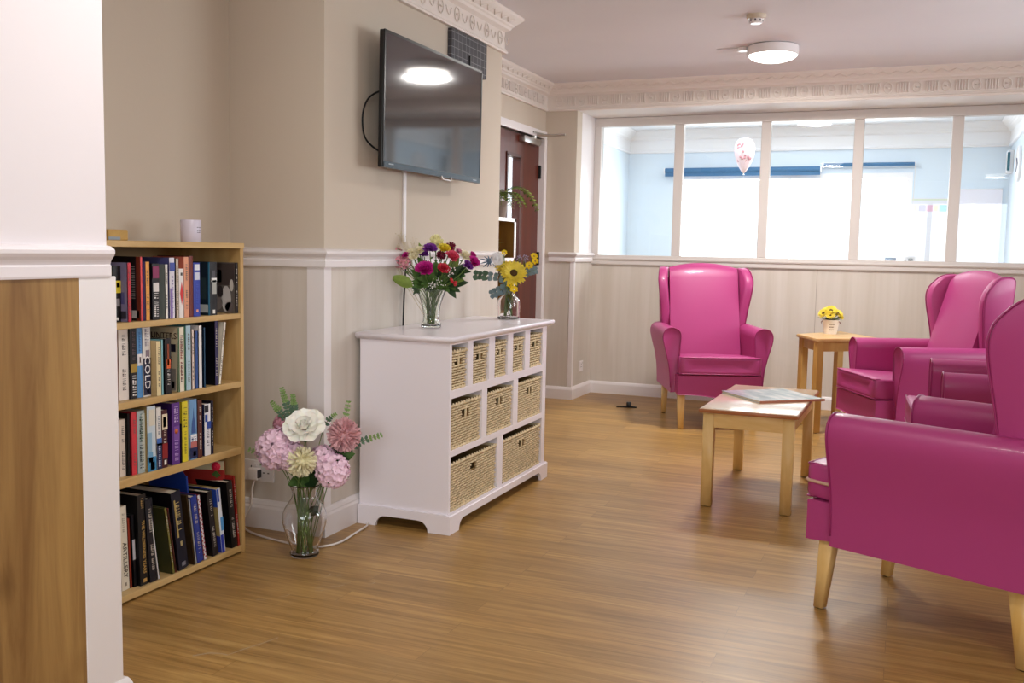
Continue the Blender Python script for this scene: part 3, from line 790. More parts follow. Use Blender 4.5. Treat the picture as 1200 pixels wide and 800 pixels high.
# baskets ------------------------------------------------------------
def basket(label, y0, y1, z0, zh, holes=2):
    w = y1 - y0 - .007; dpt = .34; h = zh
    b = thing('wicker_basket', label, 'basket', (cx1 - .007, (y0 + y1) / 2, z0), 0, 'wicker baskets in the white cabinet')
    hw = w / 2; tp = .010   # taper
    zc_ = h - .055; hh = .032; hww = min(.036, w * .19) if holes == 2 else .026
    # lining box with the grip hole left open
    bm = BM(); e = .006
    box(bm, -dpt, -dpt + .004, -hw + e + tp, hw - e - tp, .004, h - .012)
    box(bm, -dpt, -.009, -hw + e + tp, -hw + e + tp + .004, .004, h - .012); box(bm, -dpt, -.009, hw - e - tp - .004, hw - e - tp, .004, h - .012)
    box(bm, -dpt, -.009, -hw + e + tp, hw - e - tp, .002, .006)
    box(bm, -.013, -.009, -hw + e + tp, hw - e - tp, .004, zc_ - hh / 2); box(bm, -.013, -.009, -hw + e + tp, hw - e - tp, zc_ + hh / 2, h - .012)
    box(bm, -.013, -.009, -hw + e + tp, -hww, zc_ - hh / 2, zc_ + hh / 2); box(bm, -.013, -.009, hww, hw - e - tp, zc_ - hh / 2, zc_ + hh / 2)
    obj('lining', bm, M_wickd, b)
    # woven strands round the perimeter
    bm = BM(); rows = max(8, int((h - .02) / .0098)); pitch = .0165
    def pos(s, k, z):
        """s along front from -hw..hw ; extended round the corners onto the sides"""
        f = hw - tp * (1 - z / h)
        return f
    stak = []
    nst = max(6, int(round(w / pitch))); pitch = w / nst
    side = .05
    for r in range(rows):
        z = .006 + (h - .022) * r / (rows - 1)
        f = hw - tp * (1 - z / h)
        pts = []; S = -f - side; idx = 0
        step = pitch / 2; n = int((2 * f + 2 * side) / step)
        for i in range(n + 1):
            s = -f - side + (2 * f + 2 * side) * i / n
            wv = .0036 * math.cos(PI * (s / pitch) + (PI if r % 2 else 0))
            jz = random.uniform(-.0006, .0006)
            if s < -f: p = (-.004 - (-f - s), -f - wv * .6, z + jz)
            elif s > f: p = (-.004 - (s - f), f + wv * .6, z + jz)
            else: p = (-.004 + wv, s, z + jz)
            pts.append(p)
        inrow = abs(z - zc_) < hh / 2
        if inrow:
            L1 = [p for p in pts if p[1] < -hww]; L2 = [p for p in pts if p[1] > hww]
            for q in (L1, L2):
                if len(q) > 1: tube(bm, q, .0042, 5)
        else: tube(bm, pts, .0042, 5)
    if holes == 2:
        tube(bm, [(-.004, 0, zc_ - hh), (-.002, 0, zc_), (-.004, 0, zc_ + hh)], .005, 6)
    obj('weave', bm, M_wick, b, True)
    # plaited rim and foot
    for zz, rr in ((h - .010, .0062), (.006, .0058)):
        bm = BM(); f = hw - tp * (1 - zz / h)
        for ph in (0, PI):
            pts = []; n = int(w / .006)
            for i in range(n + 1):
                s = -f + 2 * f * i / n; a = s / .026 * PI + ph
                pts.append((-.003 + .0045 * math.cos(a), s, zz + .0045 * math.sin(a)))
            tube(bm, pts, rr * .75, 5)
        for sgn in (-1, 1):
            tube(bm, [(-.003, sgn * f, zz), (-.06, sgn * f, zz), (-dpt, sgn * f, zz)], rr, 5)
        obj('rim' if zz > .05 else 'foot_band', bm, M_wick, b, True)
    if zh < .19 and y0 > 3.9 and y0 < 4.0: pass
    return b
names1 = ['first', 'second', 'third', 'fourth', 'fifth']
for i, (a, b) in enumerate(R1o): basket('small narrow wicker basket, %s from the left in the top row of the white cabinet' % names1[i], a, b, .584, .165)
for i, (a, b) in enumerate(R2o): basket('medium wicker basket, %s in the middle row of the white cabinet' % ['left one', 'middle one', 'right one'][i], a, b, .338, .192)
basket('large wicker basket with a single grip hole, bottom left of the white cabinet', R3o[0][0], R3o[0][1], .082, .205, 1)
basket('large wicker basket with a double grip hole, bottom right of the white cabinet', R3o[1][0], R3o[1][1], .082, .205, 2)
BOOKS = [[(2.347, 2.379, -2.29, 0.175, 0, '#1a1614', 'yb', 'black spine with a yellow block'), (2.38, 2.396, -2.263, 0.186, 0, '#8d86ad', '#c8283c', 'lilac cover and red spine'),
  (2.434, 2.445, -2.262, 0.205, 0, '#1c1414', '#e0484a', 'black back cover and red spine'), (2.457, 2.476, -2.262, 0.189, 0, '#8a6fb0', '#e9a24a', 'purple cover and orange spine'),
  (2.487, 2.518, -2.262, 0.183, 0, '#15100f', 'mag', 'black spine with a magenta top and white lettering'),
  (2.546, 2.56, -2.262, 0.18, 0, '#8b9490', '#e8e4dc', 'grey-green cover and thin white spine'), (2.567, 2.591, -2.262, 0.202, 0, '#56568e', 'lil', 'blue and white spine with lilac lettering'),
  (2.597, 2.612, -2.262, 0.199, 0, '#201c18', '#c9b9a4', 'narrow beige spine and black cover'), (2.613, 2.636, -2.263, 0.165, 0, '#e9e2df', 'redd', 'white spine with a long red diamond'),
  (2.637, 2.66, -2.262, 0.205, 0, '#d2705a', '#e09a78', 'salmon orange spine'), (2.662, 2.682, -2.262, 0.208, 0, '#4a1a12', '#6a2416', 'dark red-brown spine'),
  (2.684, 2.717, -2.262, 0.185, 0, '#2c3f9c', 'blu', 'royal blue spine with a white top panel'),
  (2.768, 2.807, -2.262, 0.187, 0, '#15232c', 'blk', 'black spine with pale figures and teal-black cover'),
  (2.909, 2.924, -2.262, 0.184, 0, 'photo', '#1a1214', 'grey photographic cover turned outward')],
 [(2.365, 2.406, -2.29, 0.238, 0, '#dcc4b8', '#e8dfd6', 'thick cream spine'), (2.407, 2.437, -2.284, 0.236, 0, '#14100e', 'gold', 'black spine with a gold band and white lettering'),
  (2.438, 2.462, -2.285, 0.237, 0, '#4a86c4', 'bw', 'sky blue spine with a white patch'),
  (2.463, 2.498, -2.284, 0.238, 0, '#e5e0da', 'cold', 'white spine whose lower half is navy with the letters COLD'), (2.501, 2.521, -2.262, 0.18, 0, '#d8c08e', '#e8d6a4', 'plain cream-yellow spine'),
  (2.523, 2.533, -2.262, 0.184, 0, '#7fb8c4', '#8cc4cc', 'thin turquoise spine'), (2.541, 2.57, -2.262, 0.186, 0, '#0f0a0a', 'org', 'black spine with an orange flame'),
  (2.603, 2.636, -2.262, 0.219, 0, 'hunters', '#eadfcb', 'tall green-edged book with a printed cover'), (2.643, 2.666, -2.262, 0.222, 0, '#4f8f92', '#a9c6d2', 'pale blue spine and teal cover'),
  (2.671, 2.684, -2.262, 0.208, 0, '#c4a09a', '#e2cfc4', 'narrow pink-white spine'), (2.688, 2.704, -2.262, 0.201, 0, '#232c50', '#2f4f8c', 'narrow navy spine with bright patches'),
  (2.706, 2.724, -2.262, 0.218, 0, '#e9e4e4', '#f0ecea', 'slim plain white spine'), (2.733, 2.742, -2.262, 0.21, 0, '#10243e', '#1d4a6a', 'thin dark teal spine'),
  (2.792, 2.81, -2.262, 0.23, 0, '#07080f', '#2c2350', 'tall black cover and violet-navy spine'),
  (2.8108, 2.824, -2.262, 0.223, -8, '#e8dcc8', '#efe8da', 'cream cover leaning against the shelf side')],
 [(2.334, 2.359, -2.29, 0.186, 0, '#d8cfc4', '#ddd5ca', 'off-white spine with a black dot'), (2.3598, 2.385, -2.288, 0.185, 0, '#cfc3b6', '#e0d2c4', 'cream spine with grey lettering'),
  (2.386, 2.397, -2.28, 0.201, 0, '#0c0a0a', '#14100f', 'slim black spine'), (2.398, 2.42, -2.274, 0.205, 0, '#a02030', '#d23a44', 'bright red spine with pale lettering'),
  (2.4208, 2.453, -2.272, 0.205, 0, '#9fb2b4', 'gre', 'grey-blue spine with green and black specks'), (2.4538, 2.492, -2.262, 0.215, 0, '#b09a62', 'sky', 'pale spine fading to blue with white foam'),
  (2.496, 2.518, -2.262, 0.206, 0, '#e2ded8', 'wn', 'half white half navy spine'), (2.52, 2.547, -2.262, 0.194, 0, '#2a0d10', 'rcr', 'dark red spine with a cream top'),
  (2.569, 2.607, -2.262, 0.21, 0, '#3a1c5e', 'pur', 'violet spine with an orange dot'), (2.611, 2.617, -2.262, 0.134, 0, '#160f12', '#1a1418', 'short thin black spine'),
  (2.619, 2.647, -2.262, 0.209, 0, '#b8a81c', 'yel', 'yellow spine with black lettering'), (2.656, 2.693, -2.262, 0.21, 0, '#dfe2e6', 'nyk', 'blue skyline spine'),
  (2.698, 2.72, -2.262, 0.204, 0, '#3c1612', '#5a2a1c', 'dark red-brown spine'), (2.733, 2.765, -2.262, 0.184, 0, '#20284a', 'wbl', 'white spine with a blue patch'),
  (2.768, 2.781, -2.262, 0.191, 0, '#181422', '#1f1a34', 'thin navy spine')],
 [(2.362, 2.394, -2.29, 0.277, 2, '#d8d0c0', 'art', 'cream spine lettered ARTILLERY'), (2.395, 2.406, -2.289, 0.232, 2, '#7a2016', '#a83a22', 'thin brick red spine'),
  (2.4068, 2.422, -2.284, 0.241, 2, '#0d0c12', 'lab', 'short black book with a white label'), (2.423, 2.462, -2.271, 0.304, 2, '#08080c', 'wil', 'thick black spine lettered in gold'),
  (2.4628, 2.496, -2.267, 0.284, 4, '#0a0a12', '#10101c', 'black spine with faint gold lettering'), (2.497, 2.507, -2.266, 0.259, 8, '#d5d8dc', '#e6e6e6', 'thin white spine'),
  (2.562, 2.576, -2.262, 0.238, 9, '#3e4020', '#7a7236', 'dark olive cloth cover'), (2.579, 2.585, -2.262, 0.234, 9, '#c05a50', '#d89a8a', 'very thin pink spine'),
  (2.596, 2.643, -2.262, 0.281, 8, '#070810', 'nav', 'thick dark navy spine with a gold panel'), (2.669, 2.678, -2.262, 0.258, 8, '#3a2a16', '#4a3820', 'dark brown cover'),
  (2.679, 2.687, -2.262, 0.241, 8, '#e0e4e4', '#eceeee', 'thin white spine next to the brown cover'), (2.689, 2.72, -2.262, 0.245, 8, '#1c2a68', '#26388c', 'royal blue spine'),
  (2.723, 2.739, -2.262, 0.243, 8, '#8a2030', 'dot', 'spine dotted white and crimson'), (2.773, 2.801, -2.262, 0.244, 8, '#060609', '#140c10', 'tall black cover with faint red lettering'),
  (2.821, 2.842, -2.262, 0.243, 7, '#b09a60', 'wbt', 'tan cover with a blue and white spine'), (2.879, 2.911, -2.262, 0.256, 7, '#050507', '#100c0c', 'tall black cover with fine lettering'),
  (2.914, 2.926, -2.262, 0.271, 6, '#a02420', '#b83428', 'thin red spine at the right-hand end')]]
FL = {'c': {'berry': [(-1.843, 3.87, 1.015, 0.0114), (-1.832, 3.872, 0.996, 0.0114)],
       'coral': [(-1.855, 3.874, 1.112, 0.0284)],
       'cream': [(-2.034, 3.837, 1.134, 0.0171), (-1.994, 3.833, 1.142, 0.019), (-2.009, 3.813, 1.116, 0.0152), (-2.058, 3.812, 1.089, 0.0133), (-1.821, 3.943, 1.124, 0.0209)],
       'darkred': [(-1.883, 3.922, 1.16, 0.019), (-1.911, 3.886, 1.122, 0.019)],
       'gyp': [(-1.902, 3.844, 0.999, 0.0227), (-1.859, 3.867, 1.052, 0.019), (-1.929, 3.833, 0.991, 0.0152)],
       'magenta': [(-2.054, 3.827, 1.115, 0.0171), (-1.951, 3.808, 1.054, 0.036), (-1.776, 3.926, 1.091, 0.0265), (-1.793, 3.955, 1.124, 0.0152)],
       'paleyellow': [(-1.944, 3.9, 1.178, 0.0284)],
       'pink': [(-1.85, 3.933, 1.134, 0.0171)],
       'pinkfill': [(-2.109, 3.826, 1.106, 0.0341), (-2.06, 3.822, 1.085, 0.0227)],
       'purple': [(-1.949, 3.851, 1.143, 0.0284), (-1.976, 3.848, 1.12, 0.019), (-1.795, 3.906, 1.075, 0.0227)],
       'red': [(-1.88, 3.849, 1.066, 0.019)],
       'yellow': [(-1.897, 3.883, 1.145, 0.0265)]},
 'c_grass': [(-2.113, 3.832, 1.178), (-2.09, 3.844, 1.205), (-2.066, 3.848, 1.153), (-2.039, 3.862, 1.183), (-2.126, 3.818, 1.095), (-2.134, 3.817, 1.121), (-2.1, 3.833, 1.144),
             (-2.024, 3.866, 1.165)],
 'c_leaf': [((-2.014, 3.819, 0.981), (-2.108, 3.786, 1.028)), ((-1.984, 3.809, 0.975), (-1.998, 3.789, 0.948)), ((-1.972, 3.869, 0.985), (-2.016, 3.804, 1.06)),
            ((-1.937, 3.883, 0.985), (-2.005, 3.847, 1.116)), ((-1.921, 3.891, 1.005), (-1.82, 3.907, 1.075)), ((-1.903, 3.899, 1.005), (-1.808, 3.918, 1.037)),
            ((-1.903, 3.899, 1.005), (-1.846, 3.933, 1.119)), ((-1.956, 3.877, 1.004), (-1.965, 3.851, 1.098)), ((-1.931, 3.887, 1.004), (-1.926, 3.866, 1.099)),
            ((-1.92, 3.89, 0.986), (-1.838, 3.894, 1.018)), ((-1.931, 3.853, 0.986), (-1.951, 3.811, 0.968)), ((-1.917, 3.859, 0.987), (-1.869, 3.845, 0.985)),
            ((-2.001, 3.872, 1.135), (-2.014, 3.871, 1.176)), ((-1.902, 3.897, 0.986), (-1.801, 3.94, 1.007)), ((-1.942, 3.85, 1.005), (-1.912, 3.813, 1.051)),
            ((-1.942, 3.85, 1.005), (-1.979, 3.783, 1.024)), ((-1.853, 3.924, 1.051), (-1.785, 3.929, 1.053))],
 'cream_mum': [(-2.006, 2.949, 0.368, 0.0543)],
 'euc1': [((-2.096, 3.03, 0.46), (-2.146, 3.026, 0.622)), ((-2.102, 3.028, 0.46), (-2.179, 3.008, 0.57)), ((-2.087, 3.034, 0.467), (-2.106, 3.04, 0.597)),
          ((-1.932, 3.09, 0.4), (-1.909, 3.117, 0.579)), ((-1.911, 3.098, 0.391), (-1.787, 3.154, 0.454)), ((-2.006, 3.1, 0.473), (-1.967, 3.121, 0.525)),
          ((-2.13, 3.003, 0.332), (-2.249, 2.961, 0.39)), ((-2.13, 3.002, 0.316), (-2.208, 2.973, 0.337))],
 'hyd': [(-2.116, 2.962, 0.403, 0.0607), (-2.048, 2.955, 0.382, 0.0415), (-1.919, 3.023, 0.327, 0.0479), (-1.968, 3.029, 0.369, 0.0383), (-2.147, 3.044, 0.48, 0.032)],
 'j': {'free': [(-1.754, 4.631, 1.122, 0.0151), (-1.748, 4.631, 1.097, 0.0151), (-1.775, 4.618, 1.074, 0.0173), (-1.895, 4.576, 1.137, 0.013), (-1.822, 4.533, 0.954, 0.0173),
                (-1.847, 4.536, 0.975, 0.013), (-1.831, 4.595, 1.069, 0.0173)],
       'holly': [(-1.961, 4.545, 1.092, 0.0389)],
       'lav': [(-1.821, 4.603, 1.108, 0.0173), (-1.793, 4.614, 1.109, 0.0173)],
       'sun': [(-1.827, 4.539, 1.035, 0.0649), (-1.891, 4.57, 1.063, 0.0476)],
       'white': [(-1.925, 4.561, 1.106, 0.026)]},
 'j_euc': [((-1.851, 4.579, 0.991), (-2.029, 4.51, 1.022)), ((-1.849, 4.576, 0.957), (-1.948, 4.533, 0.924)), ((-1.804, 4.6, 1.014), (-1.742, 4.629, 1.054))],
 'leaf1': [((-2.054, 3.03, 0.286), (-2.074, 2.966, 0.272)), ((-2.039, 3.036, 0.286), (-1.958, 3.015, 0.299)), ((-1.968, 3.071, 0.351), (-1.88, 3.065, 0.368)),
           ((-1.968, 3.071, 0.351), (-1.871, 3.092, 0.386)), ((-2.055, 3.031, 0.302), (-2.062, 2.976, 0.322)), ((-2.024, 3.042, 0.287), (-2.032, 2.981, 0.26)),
           ((-2.015, 3.033, 0.159), (-1.976, 3.008, 0.19)), ((-1.94, 3.085, 0.384), (-1.916, 3.058, 0.334))],
 'pink_mum': [(-1.904, 3.074, 0.454, 0.0575)],
 'pot': [(-0.512, 6.962, 0.761, 0.0352), (-0.463, 6.962, 0.781, 0.0411), (-0.42, 6.999, 0.763, 0.0352), (-0.465, 6.937, 0.753, 0.0293), (-0.501, 7.023, 0.782, 0.0293), (-0.402, 6.994, 0.741, 0.0235)],
 'rose': [(-2.007, 2.972, 0.494, 0.0735)]}
# ================================================================== BOOKCASE
bx0, bx1, by0, by1, bh = -2.530, -2.255, 2.09, 2.948, 1.157
t = thing('bookcase', 'open varnished pine bookcase in the alcove, filled with four rows of books', 'bookcase', ((bx0 + bx1) / 2, (by0 + by1) / 2, 0))
ox, oy = (bx0 + bx1) / 2, (by0 + by1) / 2
for a, b in ((by0, by0 + .018), (by1 - .018, by1)):
    bm = BM(); cbox(bm, bx0, bx1, a, b, .0, bh - .02, .0015); obj('side_panel', bm, M_pinev, t)
bm = BM(); cbox(bm, bx0, bx1 + .002, by0 - .003, by1 + .003, bh - .020, bh, .002); obj('top_board', bm, M_pine, t)
M_piney = wood('varnished pine crosswise', '#b8945a', '#d4b47c', (12, 2.0, 12), .42, spec=.4)
for zt, th in ((.901, .020), (.650, .022), (.405, .028), (.030, .022)):
    bm = BM(); cbox(bm, bx0, bx1 - .001, by0 + .018, by1 - .018, zt - th, zt, .0015); obj('shelf', bm, M_piney, t)
bm = BM(); cbox(bm, bx0, bx0 + .004, by0 + .018, by1 - .018, .03, bh - .02); obj('back_panel', bm, wood('dark pine back', '#7d5a2c', '#94703c', (12, 2, 12), .5), t)

ROWN = ['top shelf', 'second shelf', 'third shelf', 'bottom shelf']
SZ = [.901, .650, .405, .030]
def bm_mat(c, r=.45): return mat('cover ' + c, c, r)
TXM = Matrix(((0, 0, 1, 0), (0, 1, 0, 0), (-1, 0, 0, 0), (0, 0, 0, 1)))    # text x -> -Z, y -> +Y, normal +X
TCM = Matrix(((1, 0, 0, 0), (0, 0, -1, 0), (0, 1, 0, 0), (0, 0, 0, 1)))    # text x -> +X, y -> +Z, normal -Y
def marks(bm, w, h, z0, z1, rng, cw=.45, mi=0):
    """illegible spine lettering: a run of small strokes"""
    z = z1 * h
    while z > z0 * h:
        l = rng.uniform(.003, .006)
        if rng.random() > .14:
            a = w * (.5 - cw / 2) ; b = w * (.5 + cw / 2)
            if rng.random() < .5: box(bm, .0002, .0007, a, b, z - l * .35, z)
            else: box(bm, .0002, .0007, a, a + (b - a) * .4, z - l, z); box(bm, .0002, .0007, a + (b - a) * .6, b, z - l, z - l * .5)
        z -= l * 1.35
def add_book(row, y0, y1, xf, h, tilt, cc, sc, desc):
    rng = random.Random(int(y0 * 10000) + row)
    w = y1 - y0; dep = .135 if row < 3 else .215
    if w > .03 and row < 3: dep = .155
    dep = min(dep, xf - (bx0 + .01))
    lab = desc[0].upper() + desc[1:] if False else desc
    kind = 'book with ' + lab if not lab.startswith('tall green') and 'book' not in lab else lab
    b = thing('book', '%s, %s' % (kind, ROWN[row]), 'book', (xf, y0, SZ[row] + .0008), 0, 'books on the %s' % ROWN[row])
    if tilt > 0: b.rotation_euler = (math.radians(tilt), 0, 0)
    elif tilt < 0:
        b.rotation_euler = (math.radians(tilt), 0, 0); b.location.z += w * math.sin(math.radians(-tilt)) + .0005
    special = {'yb', 'mag', 'lil', 'redd', 'blu', 'blk', 'gold', 'bw', 'cold', 'org', 'gre', 'sky', 'wn', 'rcr', 'pur', 'yel', 'nyk', 'wbl', 'art', 'lab', 'wil', 'nav', 'dot', 'wbt'}
    base = {'yb': '#171314', 'mag': '#141011', 'lil': '#dcd8e2', 'redd': '#e9e4e2', 'blu': '#2b3fa4', 'blk': '#0c0e12', 'gold': '#120e10', 'bw': '#5590c8', 'cold': '#e6e2de', 'org': '#120c0c', 'gre': '#a8b6b8',
            'sky': '#c6d4dc', 'wn': '#e2ded9', 'rcr': '#43141a', 'pur': '#5c2f84', 'yel': '#dccb2a', 'nyk': '#6f9ac4', 'wbl': '#e4e2e6', 'art': '#e2dac8', 'lab': '#0f0e14', 'wil': '#0a090d', 'nav': '#0c1024', 'dot': '#e0dadc', 'wbt': '#dfe4ea'}
    spine = base.get(sc, sc)
    cov = {'photo': '#6a625c', 'hunters': '#cfc3a4'}.get(cc, cc)
    ct_ = .0018 if row < 3 else .0028
    bm = BM(); over = 0 if row < 3 else .003
    box(bm, -dep, 0, 0, ct_, 0, h); box(bm, -dep, 0, w - ct_, w, 0, h)
    obj('cover', bm, bm_mat(cov), b)
    bm = BM()
    if w > .02: # rounded spine
        pts = [(-.002, 0)] + [(.0 + .0015 * math.sin(PI * k / 6), w * k / 6) for k in range(7)] + [(-.002, w)]
        prism(bm, pts, 'z', 0, h)
    else: box(bm, -.002, .0, 0, w, 0, h)
    sp = obj('spine', bm, bm_mat(spine), b)
    bm = BM(); box(bm, -dep + .002, -.002, ct_, w - ct_, .002 + over * .3, h - .002 - over); obj('pages', bm, M_page, b)
    off = .0016 if w > .02 else 0.0
    def patch(z0, z1, col, a=.04, c=.96, nm='printed_band'):
        bm = BM(); box(bm, off + .0001, off + .0006, w * a, w * c, h * z0, h * z1); return obj(nm, bm, mat('print ' + col, col, .5), sp)
    def mk(z0, z1, col, cw=.45):
        bm = BM(); marks(bm, w, h, z0, z1, rng, cw)
        bmesh.ops.translate(bm, verts=bm.verts[:], vec=(off + .0004, 0, 0))
        return obj('lettering', bm, mat('print ' + col, col, .5), sp)
    def words(s, size, zc_, col, yc=.5, sx=1.):
        bm = BM(); text_bm(bm, s, size, Matrix.Translation((off + .0008, w * yc, h * zc_)) @ TXM, .0003, sx=sx); return obj('lettering', bm, mat('print ' + col, col, .5), sp)
    k = sc
    if k == 'yb': patch(.52, .74, '#d8c22c'); patch(.28, .42, '#8a8488', .2, .8); patch(.03, .08, '#e8e4e0', .35, .65); patch(.62, .7, '#1a1614', .4, .8)
    elif k == 'mag': patch(.74, .95, '#8a2a58'); patch(.5, .66, '#d8d4d0', .1, .9); mk(.08, .48, '#e4e0dc', .6)
    elif k == 'lil': patch(.78, .92, '#3e4f9e', .0, 1); patch(.0, .5, '#8f7ab8', .05, .5); mk(.1, .7, '#6a5a9c', .3)
    elif k == 'redd':
        bm = BM(); c0_ = [(w * .5 + w * .34 * math.sin(a), h * .5 + h * .24 * math.cos(a)) for a in [2 * PI * i / 4 for i in range(4)]]; prism(bm, c0_, 'x', off + .0001, off + .0008); obj('printed_band', bm, mat('print #cf2a2c', '#cf2a2c', .5), sp)
        patch(.86, .92, '#3a3430', .3, .7)
    elif k == 'blu': patch(.86, .97, '#dfe2ea', .12, .88); patch(.68, .82, '#cfd4e4', .12, .88); mk(.14, .6, '#3d54b8', .3); patch(.08, .13, '#e8a088', .35, .65)
    elif k == 'blk': patch(.72, .84, '#4c4a50', .2, .7); patch(.4, .66, '#a8aaa4', .3, .85); patch(.62, .70, '#e6e6e2', .2, .9); patch(.03, .10, '#e6e6e2', .35, .65)
    elif k == 'gold': patch(.36, .48, '#a88834'); mk(.52, .92, '#5a4448', .4); mk(.06, .32, '#e6e2e0', .5)
    elif k == 'bw': patch(.44, .6, '#e8e4e4', .06, .94); patch(.48, .56, '#a23c3c', .4, .65); mk(.64, .9, '#3d6ca4', .3)
    elif k == 'cold':
        patch(.02, .53, '#1c1f3e'); patch(.5, .64, '#8a7c88', .35, .8); mk(.7, .96, '#8f8a96', .5); words('COLD', w * 1.0, .33, '#efeef2', sx=1.15); patch(.05, .10, '#9a94a8', .45, .7)
    elif k == 'org': patch(.52, .9, '#8a3a14', .3, .6); patch(.46, .62, '#e0622a', .2, .8); mk(.14, .44, '#d8d4d0', .4)
    elif k == 'gre': patch(.05, .95, '#c9cfc4', .55, 1.); mk(.1, .9, '#1c2a20', .5); mk(.5, .95, '#3c6a48', .25)
    elif k == 'sky': patch(.3, .6, '#8fb4cc', .0, .5); patch(.0, .22, '#3a84b0', 0, 1); patch(.02, .14, '#c8e0ec', .3, .8); patch(.7, .95, '#d8d2c0', .2, .9); patch(.14, .3, '#6aa2c8', .1, .6)
    elif k == 'wn': patch(.0, .42, '#1a2450', 0, 1); patch(.38, .5, '#3a68b4', 0, 1); mk(.06, .38, '#c8d0e4', .4); mk(.56, .92, '#7a8494', .4)
    elif k == 'rcr': patch(.66, .93, '#e2d0b4'); patch(.7, .88, '#b8361e', .2, .7); mk(.44, .64, '#d8c8b8', .4); patch(.16, .42, '#8a1a1c'); patch(.05, .13, '#efece6', .35, .7)
    elif k == 'pur':
        patch(.38, .62, '#7a50a0', .2, .9); mk(.66, .94, '#cbb4de', .5); mk(.05, .40, '#b79ad0', .45)
        bm = BM(); lathe(bm, [(0, .0), (.009, 0), (.009, .0008), (0, .0008)], 12); bmesh.ops.transform(bm, matrix=Matrix.Translation((off + .0003, w * .5, h * .54)) @ Matrix.Rotation(PI / 2, 4, 'Y'), verts=bm.verts[:]); obj('printed_dot', bm, mat('print #c8642c', '#c8642c', .5), sp)
    elif k == 'yel': mk(.6, .9, '#38341a', .55); mk(.12, .5, '#6a6420', .3)
    elif k == 'nyk':
        patch(.02, .2, '#1d2750', 0, 1); patch(.06, .14, '#eceae8', .4, .8); patch(.2, .3, '#b86a64', .1, .95); patch(.3, .42, '#e8eaee', .1, .95); mk(.31, .41, '#2a3a6a', .6)
        bm = BM(); prism(bm, [(w * .2, h * .44), (w * .8, h * .44), (w * .72, h * .62), (w * .58, h * .7), (w * .5, h * .86), (w * .42, h * .7), (w * .28, h * .62)], 'x', off + .0001, off + .0006); obj('printed_tower', bm, mat('print #3c5a94', '#3c5a94', .5), sp)
    elif k == 'wbl': patch(.52, .66, '#2c4a9c', .35, 1.); patch(.66, .8, '#2c4a9c', .05, .45); mk(.2, .5, '#283048', .35); patch(.84, .98, '#101020', 0, .6)
    elif k == 'art': words('ARTILLERY', .0235, .36, '#4a4438', sx=1.05); mk(.7, .92, '#a89e8c', .3); patch(.05, .09, '#8a8270', .4, .6)
    elif k == 'lab': patch(.38, .66, '#c9c8d0', .1, .8)
    elif k == 'wil': words('THE WILDERNESS YEARS', .0175, .42, '#d2a85c', sx=.92); mk(.84, .96, '#a88a54', .3); patch(.03, .07, '#c49a54', .3, .7)
    elif k == 'nav': patch(.42, .90, '#b8a05c', .2, .34); mk(.5, .86, '#c8b478', .4); patch(.30, .36, '#b8a878', .4, .6); patch(.04, .09, '#7a7a84', .3, .7)
    elif k == 'dot':
        bm = BM(); n = 26
        for i in range(n): box(bm, off + .0001, off + .0007, w * (.1 if i % 2 else .55), w * (.45 if i % 2 else .9), h * (.04 + .92 * i / n), h * (.04 + .92 * (i + .6) / n))
        obj('printed_dots', bm, mat('print #a8243c', '#a8243c', .5), sp)
    elif k == 'wbt': patch(.0, .28, '#2a3ca8', 0, .7); patch(.34, .55, '#4f94cc', .3, 1); patch(.8, 1, '#2c50b4', 0, .5)
    elif w > .012 and rng.random() < .8:
        lum = sum(lin(spine)[:3]); mk(.15, .45, '#c8beb2' if lum < .6 else '#6a625c', .35); mk(.6, .88, '#c8beb2' if lum < .6 else '#6a625c', .35)
    # front covers that face the camera
    def cpatch(x0, x1, z0, z1, col, nm='printed_cover'):
        bm = BM(); box(bm, -dep * x1, -dep * x0, -.0006, -.0001, h * z0, h * z1); return obj(nm, bm, mat('print ' + col, col, .5), b)
    if cc == 'hunters':
        cpatch(.0, .02, 0, 1, '#2c5a34')
        patch(0, 1, '#2f6238', 0, .16); patch(0, 1, '#2f6238', .86, 1); mk(.2, .85, '#a04a38', .4)
        bm = BM(); text_bm(bm, 'HUNTERS', .030, Matrix.Translation((-dep * .45, -.0008, h * .86)) @ TCM, .0003); obj('cover_title', bm, mat('print #3a1c18', '#3a1c18', .5), b)
        cpatch(.06, .95, .62, .74, '#1e1a2c'); cpatch(.06, .95, .02, .36, '#8f8780'); cpatch(.1, .3, .05, .16, '#1b1a1c')
        bm = BM(); text_bm(bm, 'HUNTERS', .026, Matrix.Translation((-dep * .52, -.0008, h * .50)) @ TCM, .0003); obj('cover_title', bm, mat('print #7c2426', '#7c2426', .5), b)
    if cc == 'photo':
        cpatch(.03, .97, .55, .98, '#4b3f3c'); cpatch(.45, .8, .6, .85, '#7c6450')
        for (x0, z0, r1, r2, col) in ((.3, .28, .16, .26, '#cfc8c4'), (.12, .55, .06, .12, '#d8cfc4'), (.62, .2, .2, .16, '#8a7f7c'), (.5, .42, .1, .12, '#3a3234'), (.2, .12, .14, .1, '#6e6262')):
            bm = BM(); pts = [(-dep * x0 + dep * r1 * math.cos(a), h * z0 + h * r2 * math.sin(a)) for a in [2 * PI * i / 14 for i in range(14)]]; prism(bm, pts, 'y', -.0016, -.0008); obj('printed_cover', bm, mat('print ' + col, col, .6), b)
    if cc == '#8d86ad':
        cpatch(.05, .9, .05, .18, '#3c3a4a'); cpatch(.1, .8, .3, .5, '#5a5a94'); cpatch(.2, .6, .55, .7, '#a8a4c4')
    if cc == '#1c1414': cpatch(.04, .75, .04, .16, '#d8d0cc'); cpatch(.0, .12, .0, 1, '#7c3220')
